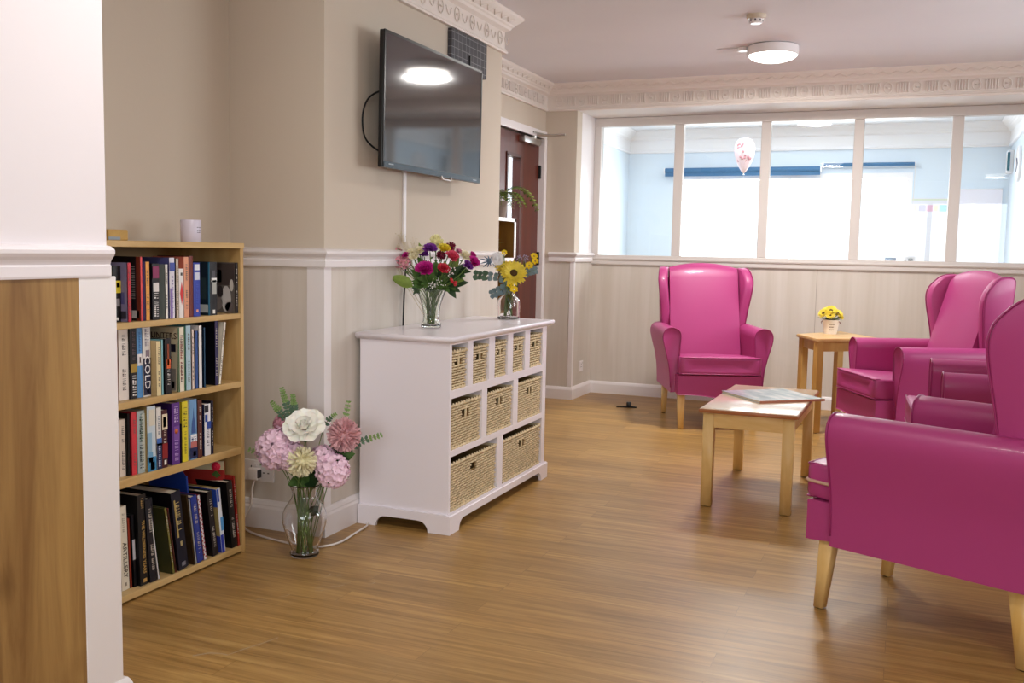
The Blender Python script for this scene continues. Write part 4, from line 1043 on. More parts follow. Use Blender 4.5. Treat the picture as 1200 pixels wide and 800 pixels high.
    if cc == '#1c1414':
        bm = BM(); z = .85
        while z > .35: box(bm, -dep * rng.uniform(.5, .8), -dep * .16, -.0006, -.0001, h * (z - .015), h * z); z -= .035
        obj('lettering', bm, mat('print #9a908a', '#9a908a', .5), b)
    if cc == '#15232c': cpatch(.05, .9, .05, .2, '#b8bcb8'); cpatch(.1, .5, .3, .7, '#2c3c3c'); cpatch(.0, .04, 0, 1, '#3f7f9c')
    if cc == '#b09a60': cpatch(0, 1, .72, 1, '#2a4cb0'); cpatch(0, 1, 0, .26, '#2638a0')
    if cc == '#9fb2b4': pass
    return b
for row, lst in enumerate(BOOKS):
    for (y0, y1, xf, h, tilt, cc, sc, desc) in lst:
        add_book(row, y0, y1, xf, h, tilt, cc, sc, desc)
# books standing behind the pier edge, barely in view from here
for row, (y0, y1, cc) in enumerate(((2.312, 2.345, '#39505c'), (2.328, 2.363, '#8a3c34'), (2.302, 2.332, '#5c6a48'), (2.325, 2.360, '#404a64'))):
    add_book(row, y0, y1, -2.30, [.19, .21, .19, .28][row], 0, cc, cc, ['blue-grey spine', 'rust spine', 'moss green spine', 'slate spine'][row] + ' tucked furthest left by the pier')
# blue folder and rose card behind the big books
f = thing('document_folder', 'bright blue folder standing tall behind the books on the bottom shelf', 'folder', (-2.33, 2.745, .0308)); f.rotation_euler = (math.radians(6), 0, 0)
bm = BM(); prism(bm, [(-.17, 0), (0, 0), (0, .30), (-.02, .325), (-.05, .33), (-.08, .305), (-.17, .305)], 'y', 0, .002); obj('front_cover', bm, mat('blue card', '#2447a8', .5), f)
bm = BM(); box(bm, -.17, 0, .006, .008, 0, .30); box(bm, -.002, 0, .002, .006, 0, .30); obj('rear_cover', bm, mat('blue card', '#2447a8', .5), f)
f = thing('greeting_card', 'red rose card standing above the books, right end of the bottom shelf', 'card', (-2.42, 2.852, .0308)); f.rotation_euler = (math.radians(2), 0, math.radians(16))
bm = BM(); box(bm, -.05, .13, 0, .002, 0, .325); obj('card_sheet', bm, mat('red card', '#a02a24', .5), f)
bm = BM(); box(bm, -.05, .128, -.0012, -.0004, .292, .325); obj('card_top', bm, mat('cream card', '#d6cba8', .6), f)
bm = BM()
for k in range(3): tube(bm, [(.098 + .013 * math.cos(a) * (1 - k * .3), -.002 - k * .001, .305 + .013 * math.sin(a) * (1 - k * .3)) for a in [2 * PI * i / 10 for i in range(10)]], .005, 5, closed=True)
obj('rose_print', bm, mat('print rose', '#e0284c', .5), f, True)
bm = BM(); prism(bm, [(.08, .275), (.098, .29), (.115, .272), (.10, .262)], 'y', -.003, -.001); obj('leaf_print', bm, M_green, f)

# on top of the bookcase
t = thing('boxed_candle', 'pale lilac candle jar with small dark lettering on top of the bookcase', 'candle', (-2.36, 2.790, 1.157))
bm = BM(); lathe(bm, [(0, 0), (.034, 0), (.0355, .002), (.0355, .076), (.034, .078), (.031, .078), (.031, .006), (0, .006)], 32); cj = obj('jar', bm, mat('lilac glazed jar', '#d9d2e2', .3), t, True, 40)
bm = BM(); lathe(bm, [(0, .006), (.0305, .006), (.0305, .055), (0, .055)], 24); obj('wax', bm, mat('wax', '#efe8e4', .5), t, True, 40)
bm = BM(); a0 = -.35
for z, ws in ((.050, [.004, .003, .005, .003]), (.040, [.005, .004, .006]), (.033, [.004, .006, .003])):
    a = a0 + .1
    for w_ in ws:
        n = 3; da = w_ / .0357
        for k in range(n):
            b0, b1 = a + da * k / n, a + da * (k + 1) / n
            v = [bm.verts.new((.0358 * math.cos(q), .0358 * math.sin(q), zz)) for q, zz in ((b0, z), (b1, z), (b1, z + .0028), (b0, z + .0028))]; bm.faces.new(v)
        a += da + .05
obj('lettering', bm, mat('print ink', '#3a3444', .6), cj)
t = thing('wooden_block', 'small tan wooden box at the left end of the bookcase top', 'box', (-2.44, 2.505, 1.157))
bm = BM(); box(bm, -.03, .03, -.05, .037, 0, .036, .003, 2); bl = obj('box_body', bm, wood('tan box wood', '#a8823c', '#c8a054', (8, 8, 20), .5, knots=False), t)
bm = BM(); box(bm, .029, .0315, -.05, .0, .002, .012); obj('label_strip', bm, mat('grey label', '#8f9aa4', .5), bl)

# ================================================================== TELEVISION AND WALL FITTINGS
tv = thing('television', 'black flat television hung on the chimney breast wall', 'television', (-2.0, 4.0, 1.478)); tv.rotation_euler = (0, math.radians(.6), 0)
bm = BM(); box(bm, -.022, 0, -.486, .486, 0, .548, .004, 2)
bezel = obj('casing', bm, M_black, tv)
bm = BM(); box(bm, .0, .002, -.486, .486, 0, .548, .001); box(bm, -.002, .004, -.486, -.477, .0, .548); box(bm, -.002, .004, .477, .486, 0, .548); box(bm, -.002, .004, -.486, .486, .538, .548); obj('bezel', bm, M_black, tv)
M_scr = mat('television screen', '#1c1c20', .06, spec=.9, ior=1.75)
bm = BM(); box(bm, .0005, .0026, -.474, .474, .026, .536); obj('screen', bm, M_scr, tv)
bm = BM(); box(bm, .0, .004, -.486, .486, .0, .024, .001); q = obj('lower_trim', bm, mat('grey blue gloss trim', '#3a4650', .2), tv)
bm = BM(); tube(bm, catmull([(.004, .05, .004), (.008, .062, -.010), (.010, .10, -.012), (.008, .138, -.010), (.004, .15, .004)], 5), .004, 6); obj('brand_bar', bm, M_chrome, tv, True)
bm = BM(); box(bm, .0035, .005, -.44, -.40, .013, .018); box(bm, .0035, .005, .40, .44, .010, .014); obj('lettering', bm, mat('print grey', '#9aa6ae', .5), tv)
bm = BM(); box(bm, -.075, -.022, -.22, .22, .08, .45, .01); obj('rear_housing', bm, M_blackm, tv)
bm = BM(); box(bm, -.0998, -.075, -.12, .12, .16, .38, .003); obj('wall_bracket', bm, M_blackm, tv)
bm = BM(); tube(bm, catmull([(-.06, -.30, .35), (-.07, -.44, .30), (-.075, -.50, .25), (-.078, -.515, .18), (-.075, -.49, .11), (-.06, -.40, .07), (-.06, -.30, .07)], 6), .004, 6); obj('cable', bm, M_blackm, tv, True)

t = thing('speaker_panel', 'dark grey plaid-patterned panel on the wall above the television', 'wall panel', (XT, 4.522, 2.12))
bm = BM(); box(bm, .0, .022, -.21, .212, -.09, .086, .003, 2)
def plaid():
    m = bpy.data.materials.new('dark plaid grid'); m.use_nodes = True; nt = m.node_tree; b = nt.nodes['Principled BSDF']
    tc = nt.nodes.new('ShaderNodeTexCoord'); br = nt.nodes.new('ShaderNodeTexBrick'); br.offset = 0; br.inputs['Scale'].default_value = 1
    mp = nt.nodes.new('ShaderNodeMapping'); mp.inputs['Rotation'].default_value = (0, PI / 2, 0)
    sx = nt.nodes.new('ShaderNodeSeparateXYZ'); cb = nt.nodes.new('ShaderNodeCombineXYZ'); nt.links.new(tc.outputs['Object'], sx.inputs[0]); nt.links.new(sx.outputs['Y'], cb.inputs['X']); nt.links.new(sx.outputs['Z'], cb.inputs['Y'])
    nt.links.new(cb.outputs[0], br.inputs['Vector'])
    br.inputs['Brick Width'].default_value = .045; br.inputs['Row Height'].default_value = .036; br.inputs['Mortar Size'].default_value = .0016
    br.inputs['Color1'].default_value = lin('#3d3b3f'); br.inputs['Color2'].default_value = lin('#48464a'); br.inputs['Mortar'].default_value = lin('#7c7a7c')
    nt.links.new(br.outputs['Color'], b.inputs['Base Color']); b.inputs['Roughness'].default_value = .7
    return m
obj('panel_face', bm, plaid(), t)
bm = BM(); box(bm, .0225, .030, -.012, .004, -.075, -.01, .002); box(bm, .0225, .03, -.004, .012, -.065, -.045, .002); obj('latch', bm, M_black, t)

t = thing('cable_trunking', 'white cable trunking running down the wall below the television', 'trunking', (XT, 3.88, 0))
bm = BM(); box(bm, .0, .012, -.010, .010, 1.178, 1.60, .002); obj('cover_strip', bm, M_white, t)
o = None
bm = BM(); tube(bm, catmull([(XT + .014, 3.884, 1.075), (XT + .012, 3.886, 1.05), (XT + .010, 3.879, .95), (XT + .010, 3.872, .83), (XT + .010, 3.87, .70)], 6), .004, 6)
tag(obj('power_cable', bm, M_blackm, None, True), 'thin black cable hanging down the wall behind the mixed bouquet', 'cable')

def socket(label, M, n=2):
    t = thing('wall_socket', label, 'socket'); t.matrix_world = M
    bm = BM(); box(bm, -.073 if n == 2 else -.043, .073 if n == 2 else .043, -.009, 0, -.043, .043, .003, 2); p = obj('faceplate', bm, M_white, t)
    for sx in ((-.036, .036) if n == 2 else (0,)):
        bm = BM()
        for x, z, w_, h_ in ((sx, .016, .004, .009), (sx - .011, -.006, .008, .004), (sx + .011, -.006, .008, .004)): box(bm, x - w_ / 2, x + w_ / 2, -.0098, -.0088, z - h_ / 2, z + h_ / 2)
        obj('pin_hole', bm, M_blackm, p)
        bm = BM(); box(bm, sx - .006 + .022, sx + .006 + .022, -.013, -.009, .018, .032, .001); obj('rocker_switch', bm, M_white, p)
    return t
socket('white double wall socket in the alcove beside the bookcase, with a plug in it', Matrix.Translation((-2.405, YB, .235)))
socket('small white wall socket low on the return wall beside the far window', Matrix.Translation((XC, 7.367, .24)) @ Matrix.Rotation(PI / 2, 4, 'Z') , 1)
t = thing('mains_plug', 'white mains plug in the alcove socket with its cable dropping to the floor', 'plug', (-2.41, YB - .0138, .228))
bm = BM(); box(bm, -.024, .024, -.030, 0, -.026, .024, .006, 3); obj('plug_body', bm, M_white, t, True, 45)
bm = BM(); box(bm, .012, .0265, -.028, -.004, -.016, .018, .003); q = obj('plug_side', bm, mat('dark plug side', '#3a3a40', .5), t)
bm = BM()
pl = (-2.41, YB - .0138, .228)
def rl(p): return (p[0] - pl[0], p[1] - pl[1], p[2] - pl[2])
tube(bm, catmull([rl(p) for p in ((-2.41, 3.216, .205), (-2.415, 3.205, .17), (-2.42, 3.20, .10), (-2.44, 3.185, .05), (-2.43, 3.17, .012), (-2.34, 3.13, .006), (-2.22, 3.10, .006), (-2.10, 3.085, .006), (-2.03, 3.10, .006), (-1.99, 3.18, .006), (-2.00, 3.32, .006), (-2.01, 3.42, .006), (-2.03, 3.47, .006), (-2.055, 3.60, .006))], 6), .0042, 7); obj('cable', bm, M_cable, t, True)
o_ds = thing('door_stop', 'small black door stop lying on the floor near the far corner', 'door stop', (-1.885, 6.99, 0), .25)
bm = BM(); prism(bm, [(-.075, .0), (.03, .0), (.075, .0), (.075, .004), (.032, .01), (.03, .01), (-.075, .004)], 'y', -.022, .022); obj('wedge', bm, M_blackm, o_ds)
bm = BM(); box(bm, .0, .034, -.016, .016, .009, .040, .003); obj('stopper', bm, M_black, o_ds)

# recess shelf unit with the fern
t = thing('recess_shelf_unit', 'small wooden shelf unit with white edges in the recess before the door', 'shelf unit', (-2.60, 5.43, 0))
ax0, ax1, ay0, ay1 = -.025, .245, -.435, .435
M_unit = wood('dark gold wood', '#7d5a22', '#98702e', (12, 12, 2), .5, knots=False)
for a, b in ((ay0, ay0 + .02), (ay1 - .02, ay1)):
    bm = BM(); box(bm, ax0, ax1, a, b, 0, 1.35); obj('side_panel', bm, M_unit, t)
    bm = BM(); box(bm, ax1, ax1 + .004, a - .004, b + .004, 0, 1.352); q = obj('edge_strip', bm, M_white, t); q['label'] = 'white front edge strip'
for z in (.08, .42, .76, 1.10, 1.352):
    bm = BM(); box(bm, ax0, ax1, ay0 + .02 if z < 1.3 else ay0, ay1 - .02 if z < 1.3 else ay1, z - .02, z); sh = obj('shelf', bm, M_unit, t)
    bm = BM(); box(bm, ax1, ax1 + .004, ay0 - .004, ay1 + .004, z - .021, z + .001); obj('edge_strip', bm, M_white, sh)
bm = BM(); box(bm, ax0 - .004, ax0, ay0, ay1, 0, 1.35); obj('back_panel', bm, M_unit, t)
# ================================================================== FLOWERS
def petal(bm, M, L, W, curl=.2, cup=.3, n=4, m=2, tip=1., base=.25, ruff=0., mi=0, rng=random):
    """one petal: grows along local +Y, face normal +Z; curl bends the tip towards +Z"""
    ph = rng.uniform(0, 6.28); g = []
    for i in range(n + 1):
        u = i / n; wp = (base + (1 - base) * math.sin(min(1, u * 1.25) * PI / 2)) * (1 if u < .75 else math.sqrt(max(.0, 1 - ((u - .75) / .25) ** 2 * tip * .92)))
        row = []
        for j in range(-m, m + 1):
            v = j / m
            x = v * W * wp; y = L * u; z = curl * L * u * u + cup * W * v * v + ruff * W * math.sin(ph + v * 7) * u
            row.append(bm.verts.new(M @ Vector((x, y, z))))
        g.append(row)
    for i in range(n):
        for j in range(2 * m):
            f = bm.faces.new((g[i][j], g[i][j + 1], g[i + 1][j + 1], g[i + 1][j])); f.smooth = True; f.material_index = mi

def leaf(bm, p, q, W, up=(0, 0, 1), bend=.15, mi=0):
    p, q = Vector(p), Vector(q); d = q - p; L = d.length
    if L < 1e-5: return
    y = d.normalized(); z = Vector(up) - y * Vector(up).dot(y)
    if z.length < .05: z = Vector((1, 0, .2)) - y * y.x
    z.normalize(); x = y.cross(z)
    M = Matrix.Translation(p) @ Matrix((x, y, z)).transposed().to_4x4()
    n = 6; g = []
    for i in range(n + 1):
        u = i / n; w = W * math.sin(PI * min(.985, max(.02, u)) ** .8) ** .8 if i not in (0, n) else .0006
        g.append([bm.verts.new(M @ Vector((v * w, L * u, -bend * L * (u - .3) ** 2 + .25 * w * abs(v)))) for v in (-1, 0, 1)])
    for i in range(n):
        for j in range(2):
            f = bm.faces.new((g[i][j], g[i][j + 1], g[i + 1][j + 1], g[i + 1][j])); f.smooth = True; f.material_index = mi

def fib(n):
    for i in range(n):
        z = 1 - 2 * (i + .5) / n; r = math.sqrt(1 - z * z); a = i * 2.399963
        yield Vector((r * math.cos(a), r * math.sin(a), z))

def rose_bm(r, rng, open_=1.):
    bm = BM()
    for k, (n, t, L, W) in enumerate(((3, 84, .34, .22), (4, 72, .45, .30), (5, 58, .60, .40), (6, 40, .78, .50), (7, 20, .95, .58))):
        for i in range(n):
            M = Matrix.Rotation(2 * PI * i / n + k * .6 + rng.uniform(-.1, .1), 4, 'Z') @ Matrix.Translation((0, r * .06 * k, -r * .04 * k)) @ Matrix.Rotation(math.radians(t * open_), 4, 'X')
            petal(bm, M, L * r, W * r, -.10 if k > 2 else .12, .42 - k * .04, 5, 3, .75, .4, .02, rng=rng)
    return bm
def mum_bm(r, rng, n=150, narrow=.10, lo=-.75, cup=.4):
    bm = BM()
    for d in fib(n):
        if d.z < lo: continue
        M = orient(d, rng.uniform(0, 6.28)) @ Matrix.Rotation(PI / 2, 4, 'X') @ Matrix.Rotation(rng.uniform(-.35, .35), 4, 'X')
        k = .82 + .18 * max(0, d.z)
        petal(bm, Matrix.Translation(d * r * .30) @ M, r * .72 * k * rng.uniform(.9, 1.05), r * narrow, .22, cup, 3, 1, .6, .5, rng=rng)
    lathe(bm, [(0, r * .5), (r * .3, r * .42), (r * .48, r * .2), (r * .5, 0), (r * .4, -r * .3), (0, -r * .45)], 10)
    return bm
def hyd_bm(r, rng, n=70):
    bm = BM()
    for d in fib(n):
        if d.z < -.55: continue
        c = d * r * rng.uniform(.80, .98); Mo = Matrix.Translation(c) @ orient(d, rng.uniform(0, 1.57))
        for i in range(4): petal(bm, Mo @ Matrix.Rotation(PI / 2 * i, 4, 'Z') @ Matrix.Rotation(rng.uniform(.05, .35), 4, 'X'), r * .30, r * .17, .1, .25, 2, 1, .8, .3, rng=rng)
    lathe(bm, [(0, r * .7), (r * .5, r * .5), (r * .72, 0), (r * .5, -r * .45), (0, -r * .6)], 10)
    return bm
def carn_bm(r, rng, n=46, ruff=.3):
    bm = BM()
    for i in range(n):
        u = i / n; a = i * 2.39996; t = 88 - 74 * u ** 1.1
        M = Matrix.Rotation(a, 4, 'Z') @ Matrix.Rotation(math.radians(t), 4, 'X')
        petal(bm, M, r * (.55 + .45 * u), r * .34, .05, .2, 4, 2, .25, .2, ruff, rng=rng)
    return bm
def daisy_bm(r, rng, n=16, layers=2, W=.16):
    bm = BM()
    for k in range(layers):
        for i in range(n):
            M = Matrix.Rotation(2 * PI * (i + k * .5) / n + rng.uniform(-.06, .06), 4, 'Z') @ Matrix.Translation((0, r * .2, 0)) @ Matrix.Rotation(math.radians(8 + k * 14) + rng.uniform(-.1, .12), 4, 'X')
            petal(bm, M, r * .82 * (1 - k * .12), r * W, -.08, .3, 4, 1, .9, .4, rng=rng)
    return bm

def flower(name, label, cat, c, r, kind, M, facing, root, neck=None, group=None, leaves=0, centre=None, seed=0, mstem=None, leafmat=None, **kw):
    rng = random.Random(int(c[0] * 9137 + c[2] * 7717) + seed)
    t = thing(name, label, cat, c, 0, group)
    fn = {'rose': rose_bm, 'mum': mum_bm, 'hyd': hyd_bm, 'carn': carn_bm, 'daisy': daisy_bm}[kind]
    bm = fn(r, rng, **kw); R_ = orient(facing, rng.uniform(0, 3)); bmesh.ops.transform(bm, matrix=R_, verts=bm.verts[:])
    obj('petals', bm, M, t, True)
    if centre:
        bm = BM(); lathe(bm, [(0, r * .16), (r * .16, r * .14), (r * .28, r * .08), (r * .32, 0), (0, -r * .02)], 14, wob=None); bmesh.ops.transform(bm, matrix=R_, verts=bm.verts[:])
        q = obj('flower_disc', bm, centre, t, True)
    C_ = Vector(c); f = Vector(facing).normalized()
    root = Vector(root); pts = []
    if neck is not None:
        nk = Vector(neck); pts = bez(C_ - f * r * .3, C_ - f * r * .9 - Vector((0, 0, r)), nk + (nk - root) * .35, nk, 6)[:-1] + bez(nk, nk - (nk - root) * .3, root, root, 5)
    else: pts = bez(C_ - f * r * .3, C_ - f * r, C_ * .5 + root * .5, root, 8)
    bm = BM(); tube(bm, [p - C_ for p in pts], .0022 if r < .05 else .0028, 6); st = obj('stem', bm, mstem or M_stem, t, True)
    if leaves:
        bm = BM()
        for k in range(leaves):
            i = min(len(pts) - 2, 1 + k); p = pts[i] - C_; a = rng.uniform(0, 6.28); d = Vector((math.cos(a), math.sin(a), .45))
            leaf(bm, p, p + d * r * .9, r * .22, (0, 0, 1), .3)
        obj('leaves', bm, leafmat or M_green, t, True)
    return t

def sprig(name, label, p0, p1, root, n, rl, m, m2=None, group=None, cat='foliage sprig', wide=.75, tipsmall=True, neck=None):
    rng = random.Random(int(p1[0] * 5000 + p1[2] * 3000))
    t = thing(name, label, cat, p1, 0, group); O = Vector(p1)
    p0, p1, root = Vector(p0), Vector(p1), Vector(root)
    d = (p1 - p0)
    up = bez(p0, p0 + d * .4 + Vector((0, 0, .02)), p1 - d * .25, p1, 10)
    low = bez(root, root + (Vector(neck) - root if neck else (p0 - root)) * .7, p0 - d * .2, p0, 8)
    bm = BM(); pts = low[:-1] + up; tube(bm, [q - O for q in pts], [.0022 - .0014 * i / len(pts) for i in range(len(pts))], 5); obj('stem', bm, M_stem, t, True)
    bm = BM(); bm2 = BM()
    for k in range(n):
        u = (k + .5) / n; q = up[0] * (1 - u) + up[-1] * u; i = int(u * 10); q = up[i].lerp(up[min(10, i + 1)], u * 10 - i)
        tan = (up[min(10, i + 1)] - up[max(0, i - 1)]).normalized()
        side = tan.cross(Vector((.5, -.8, .2)))
        if side.length < .1: side = Vector((1, 0, 0))
        side.normalize(); sz = rl * (1 - .55 * u if tipsmall else 1) * rng.uniform(.85, 1.1)
        for s in (-1, 1):
            dv = side * s + tan * .45 + Vector((0, rng.uniform(-.3, .3), rng.uniform(-.1, .2)))
            dv.normalize()
            leaf(bm2 if (m2 and u > .55) else bm, q - O, q - O + dv * sz * 1.25, sz * wide * .62, (.55, -.75, .5), .1)
    obj('leaves', bm, m, t, True)
    if m2 and len(bm2.verts): obj('young_leaves', bm2, m2, t, True)
    else: bm2.free()
    return t

def vase(name, label, c, prof, m=M_glass, seg=40, wob=None, th=.0035):
    t = thing(name, label, 'vase', c)
    inner = [(max(.0, r - th), z) for r, z in prof if z > prof[1][1] + .001]
    bm = BM(); bot = prof[0][1] + .008
    full = [(0, 0)] + prof + [(max(0, r - th), z) for r, z in reversed(prof) if z > bot + .004] + [(max(0, prof[0][0] - th * 1.5), bot), (0, bot)]
    lathe(bm, full, seg, wob=wob); obj('glass_body', bm, m, t, True, 60)
    return t

CAMF = Vector((.45, -.80, .35))      # the way most blooms look: out into the room
# ---- floor vase
vc = Vector((-2.033, 3.009, 0))
sm = [(.050, 0), (.054, .006), (.054, .016), (.050, .026), (.056, .045), (.070, .085), (.080, .120), (.083, .145), (.078, .170), (.066, .192), (.053, .212), (.046, .228), (.046, .240), (.051, .256), (.060, .272)]
pf = catmull([(r, 0, z) for r, z in sm], 3); vase('glass_vase', 'tall bulging clear glass vase of pink and white flowers standing on the floor', tuple(vc), [(p.x, p.z) for p in pf])
rg = random.Random(3)
def froot(): a = rg.uniform(0, 6.28); return vc + Vector((.03 * math.cos(a), .03 * math.sin(a), .012))
def fneck(): a = rg.uniform(0, 6.28); return vc + Vector((.022 * math.cos(a), .022 * math.sin(a), .238))
M_roseW = mat('cream rose petals', '#fbf8ee', .5, sss=.25); M_creamM = mat('cream yellow petals', '#f3ecca', .55, var=(30, .06)); M_pinkM = mat('dusty pink petals', '#e2b2b6', .55, var=(60, .2)); M_hyd = mat('pale pink hydrangea petals', '#f0d0e0', .6, var=(45, .08)); M_dusty = mat('old rose petals', '#c78a98', .6, var=(45, .15))
x, y, z, r = FL['rose'][0]; flower('rose_flower', 'big open cream-white rose topping the floor vase', 'flower', (x, y, z), r * .92, 'rose', M_roseW, (.22, -.62, .75), froot(), fneck(), leaves=2)
x, y, z, r = FL['cream_mum'][0]; flower('chrysanthemum_flower', 'pale cream chrysanthemum below the white rose in the floor vase', 'flower', (x, y, z), r * 1.15, 'mum', M_creamM, CAMF, froot(), fneck(), leaves=3, n=420, narrow=.07)
x, y, z, r = FL['pink_mum'][0]; flower('chrysanthemum_flower', 'dusty pink pompom chrysanthemum at the right of the floor vase', 'flower', (x, y, z), r * 1.22, 'mum', M_pinkM, CAMF, froot(), fneck(), leaves=3, n=480, narrow=.06, cup=.6)
hl = ['large pale pink hydrangea head at the far left of the floor vase', 'pale pink hydrangea head between the large one and the cream chrysanthemum', 'pale pink hydrangea head hanging lowest at the right of the floor vase', 'pale pink hydrangea head just right of the cream chrysanthemum', 'small old-rose hydrangea head half hidden behind the white rose']
for (x, y, z, r), lb, m in zip(FL['hyd'], hl, (M_hyd, M_hyd, M_hyd, M_hyd, M_dusty)):
    flower('hydrangea_flower', lb, 'flower', (x, y, z), r * 1.25, 'hyd', m, CAMF + Vector((0, 0, .2)), froot(), fneck(), n=int(60 + r * 500), leaves=1)
el = ['eucalyptus sprig rising highest at the left of the floor vase', 'eucalyptus sprig leaning left above the pale pink hydrangea', 'eucalyptus sprig standing just behind the white rose', 'upright eucalyptus sprig behind the dusty pink chrysanthemum', 'eucalyptus sprig reaching far right towards the white cabinet', 'thin eucalyptus sprig between the rose and the dusty pink chrysanthemum', 'eucalyptus sprig reaching far left towards the bookcase', 'short eucalyptus sprig low at the left by the plug']
for (a, b), lb, n in zip(FL['euc1'], el, (13, 11, 12, 9, 9, 6, 8, 5)):
    sprig('eucalyptus_sprig', lb, a, b, froot(), n, (.019 if n > 6 else .014), M_euc, M_euct, 'eucalyptus sprigs in the floor vase', neck=fneck())
for i, (a, b) in enumerate(FL['leaf1']):
    bm = BM(); t = thing('leaf_cluster', ['green leaf cluster %s of the floor vase' % w for w in ('at the left of the rim', 'at the right of the rim', 'below the dusty pink chrysanthemum', 'right of the dusty pink chrysanthemum', 'over the left lip', 'hanging inside the neck', 'low inside the shoulder', 'under the right-hand blooms')][i], 'foliage', a)
    A, B_ = Vector(a), Vector(b); d = B_ - A
    for k, s in enumerate((0, .9, -.9)):
        dd = Matrix.Rotation(s, 3, Vector((.5, -.8, .2))) @ d; leaf(bm, (0, 0, 0), dd * (1 if k == 0 else .75), d.length * .30, (.5, -.7, .4), .2)
    obj('leaves', bm, M_greend if i in (1, 2, 6) else M_green, t, True)
    bm = BM(); tube(bm, [q - A for q in bez(froot(), A * .7 + vc * .3, A, A, 6)], .0018, 5); obj('stem', bm, M_stem, t, True)

# ---- cut-glass vase on the cabinet
vc2 = Vector((-1.945, 3.861, .803))
sm = [(.043, 0), (.045, .005), (.043, .016), (.036, .028), (.034, .045), (.036, .070), (.040, .095), (.047, .120), (.056, .145), (.066, .168)]
pf = catmull([(r, 0, z) for r, z in sm], 3)
vase('glass_vase', 'flared cut-glass vase of mixed bright flowers on the white cabinet', tuple(vc2), [(p.x, p.z) for p in pf], M_glassd, 32, wob=lambda a, z: 1 + .035 * math.cos(16 * a) * (1 if z > .03 else .3), th=.005)
rg = random.Random(5)
def croot(): a = rg.uniform(0, 6.28); return vc2 + Vector((.016 * math.cos(a), .016 * math.sin(a), .014))
def cneck(): a = rg.uniform(0, 6.28); return vc2 + Vector((.020 * math.cos(a), .020 * math.sin(a), .13))
cm = dict(pinkfill=('#d8909c', 'hyd'), magenta=('#c8208c', 'carn'), cream=('#efe6c4', 'rose'), purple=('#8a3aa4', 'carn'), paleyellow=('#efe9b0', 'mum'), yellow=('#ecd53c', 'carn'), darkred=('#7c1438', 'mum'), coral=('#e0506c', 'carn'), red=('#c4283c', 'rose'), pink=('#d88aa8', 'carn'))
cn = dict(pinkfill='frothy pink filler bloom', magenta='magenta carnation', cream='small cream spray rose', purple='violet carnation', paleyellow='pale yellow chrysanthemum', yellow='bright yellow carnation', darkred='dark crimson chrysanthemum', coral='coral pink carnation', red='red spray rose', pink='soft pink carnation')
wh = dict(pinkfill=['at the far left', 'next in from the far left'], magenta=['small at the left', 'large at the front', 'large at the right edge', 'small, upper right edge'], cream=['in the upper left', 'left of the violet bloom', 'just above the magenta bloom', 'lowest on the left', 'at the upper right'],
          purple=['top left of centre', 'left, under the violet one', 'at the right beside the magenta bloom'], paleyellow=['at the very top'], yellow=['right of the pale yellow top bloom'], darkred=['at the top right', 'in the centre'], coral=['right of centre'], red=['low in the centre'], pink=['at the right of the top'])
for k, lst in FL['c'].items():
    if k in ('berry', 'gyp'): continue
    col, kd = cm[k]; M = mat('petals ' + k, col, .55, var=(60, .15))
    for i, (x, y, z, r) in enumerate(lst):
        kw = {'n': 40} if kd == 'hyd' else ({'n': 34} if kd == 'carn' else ({'n': 90, 'narrow': .13} if kd == 'mum' else {'open_': .8}))
        f = Vector((x, y, z)) - (vc2 + Vector((0, 0, .16))); f = f.normalized() * .6 + CAMF.normalized() * .6
        flower(('carnation_flower' if kd == 'carn' else 'spray_rose_flower' if kd == 'rose' else 'chrysanthemum_flower' if kd == 'mum' else 'filler_flower'),
               '%s %s of the cut-glass vase bouquet' % (cn[k], wh[k][i]), 'flower', (x, y, z), r * 1.3, kd, M, f, croot(), cneck(), leaves=4, seed=i, **kw)
for i, (x, y, z, r) in enumerate(FL['c']['berry']):
    t = thing('berry_cluster', ['upper', 'lower'][i] + ' cluster of red berries hanging at the right of the cut-glass vase bouquet', 'berries', (x, y, z)); bm = BM()
    for k in range(3): bmesh.ops.create_uvsphere(bm, u_segments=10, v_segments=6, radius=.0075, matrix=Matrix.Translation((rg.uniform(-.009, .009), rg.uniform(-.009, .009), rg.uniform(-.009, .009))))
    obj('berries', bm, mat('red berry', '#b8242c', .3), t, True); bm = BM(); O = Vector((x, y, z)); tube(bm, [q - O for q in bez(O, O + Vector((0, 0, .02)), cneck() + Vector((0, 0, .06)), croot(), 7)], .0014, 5); obj('stem', bm, M_stem, t, True)
def airy(name, label, c, r, m, n=22, root=None, ds=.0032, spread=1., group=None):
    t = thing(name, label, 'flower', c, 0, group); O = Vector(c); rr = random.Random(int(c[0] * 4000 + c[2] * 999)); bm = BM(); bs = BM(); rt = Vector(root)
    base = O.lerp(rt, .35)
    tube(bs, [q - O for q in bez(rt, rt.lerp(base, .5), base, base, 5)], .0013, 4)
    for k in range(n):
        p = Vector((rr.gauss(0, r * .5), rr.gauss(0, r * .5), rr.gauss(0, r * .5) * spread))
        bmesh.ops.create_icosphere(bm, subdivisions=1, radius=ds * rr.uniform(.7, 1.2), matrix=Matrix.Translation(p))
        if k % 2 == 0: tube(bs, [base - O, (base - O).lerp(p, .6) + Vector((0, 0, .004)), p], .0006, 3, cap=False)
    obj('florets', bm, m, t, True); obj('stem', bs, M_stem if 'grass' not in name else m, t, True); return t
M_gyp = mat('white florets', '#f1eee8', .6)
for i, (x, y, z, r) in enumerate(FL['c']['gyp']): airy('gypsophila_spray', 'white gypsophila %s of the bright bouquet' % ['at the lower front', 'at the right front', 'lowest, over the rim'][i], (x, y, z), r * 1.2, M_gyp, 20, croot())
M_grass = mat('dried beige grass', '#d3c6a4', .7)
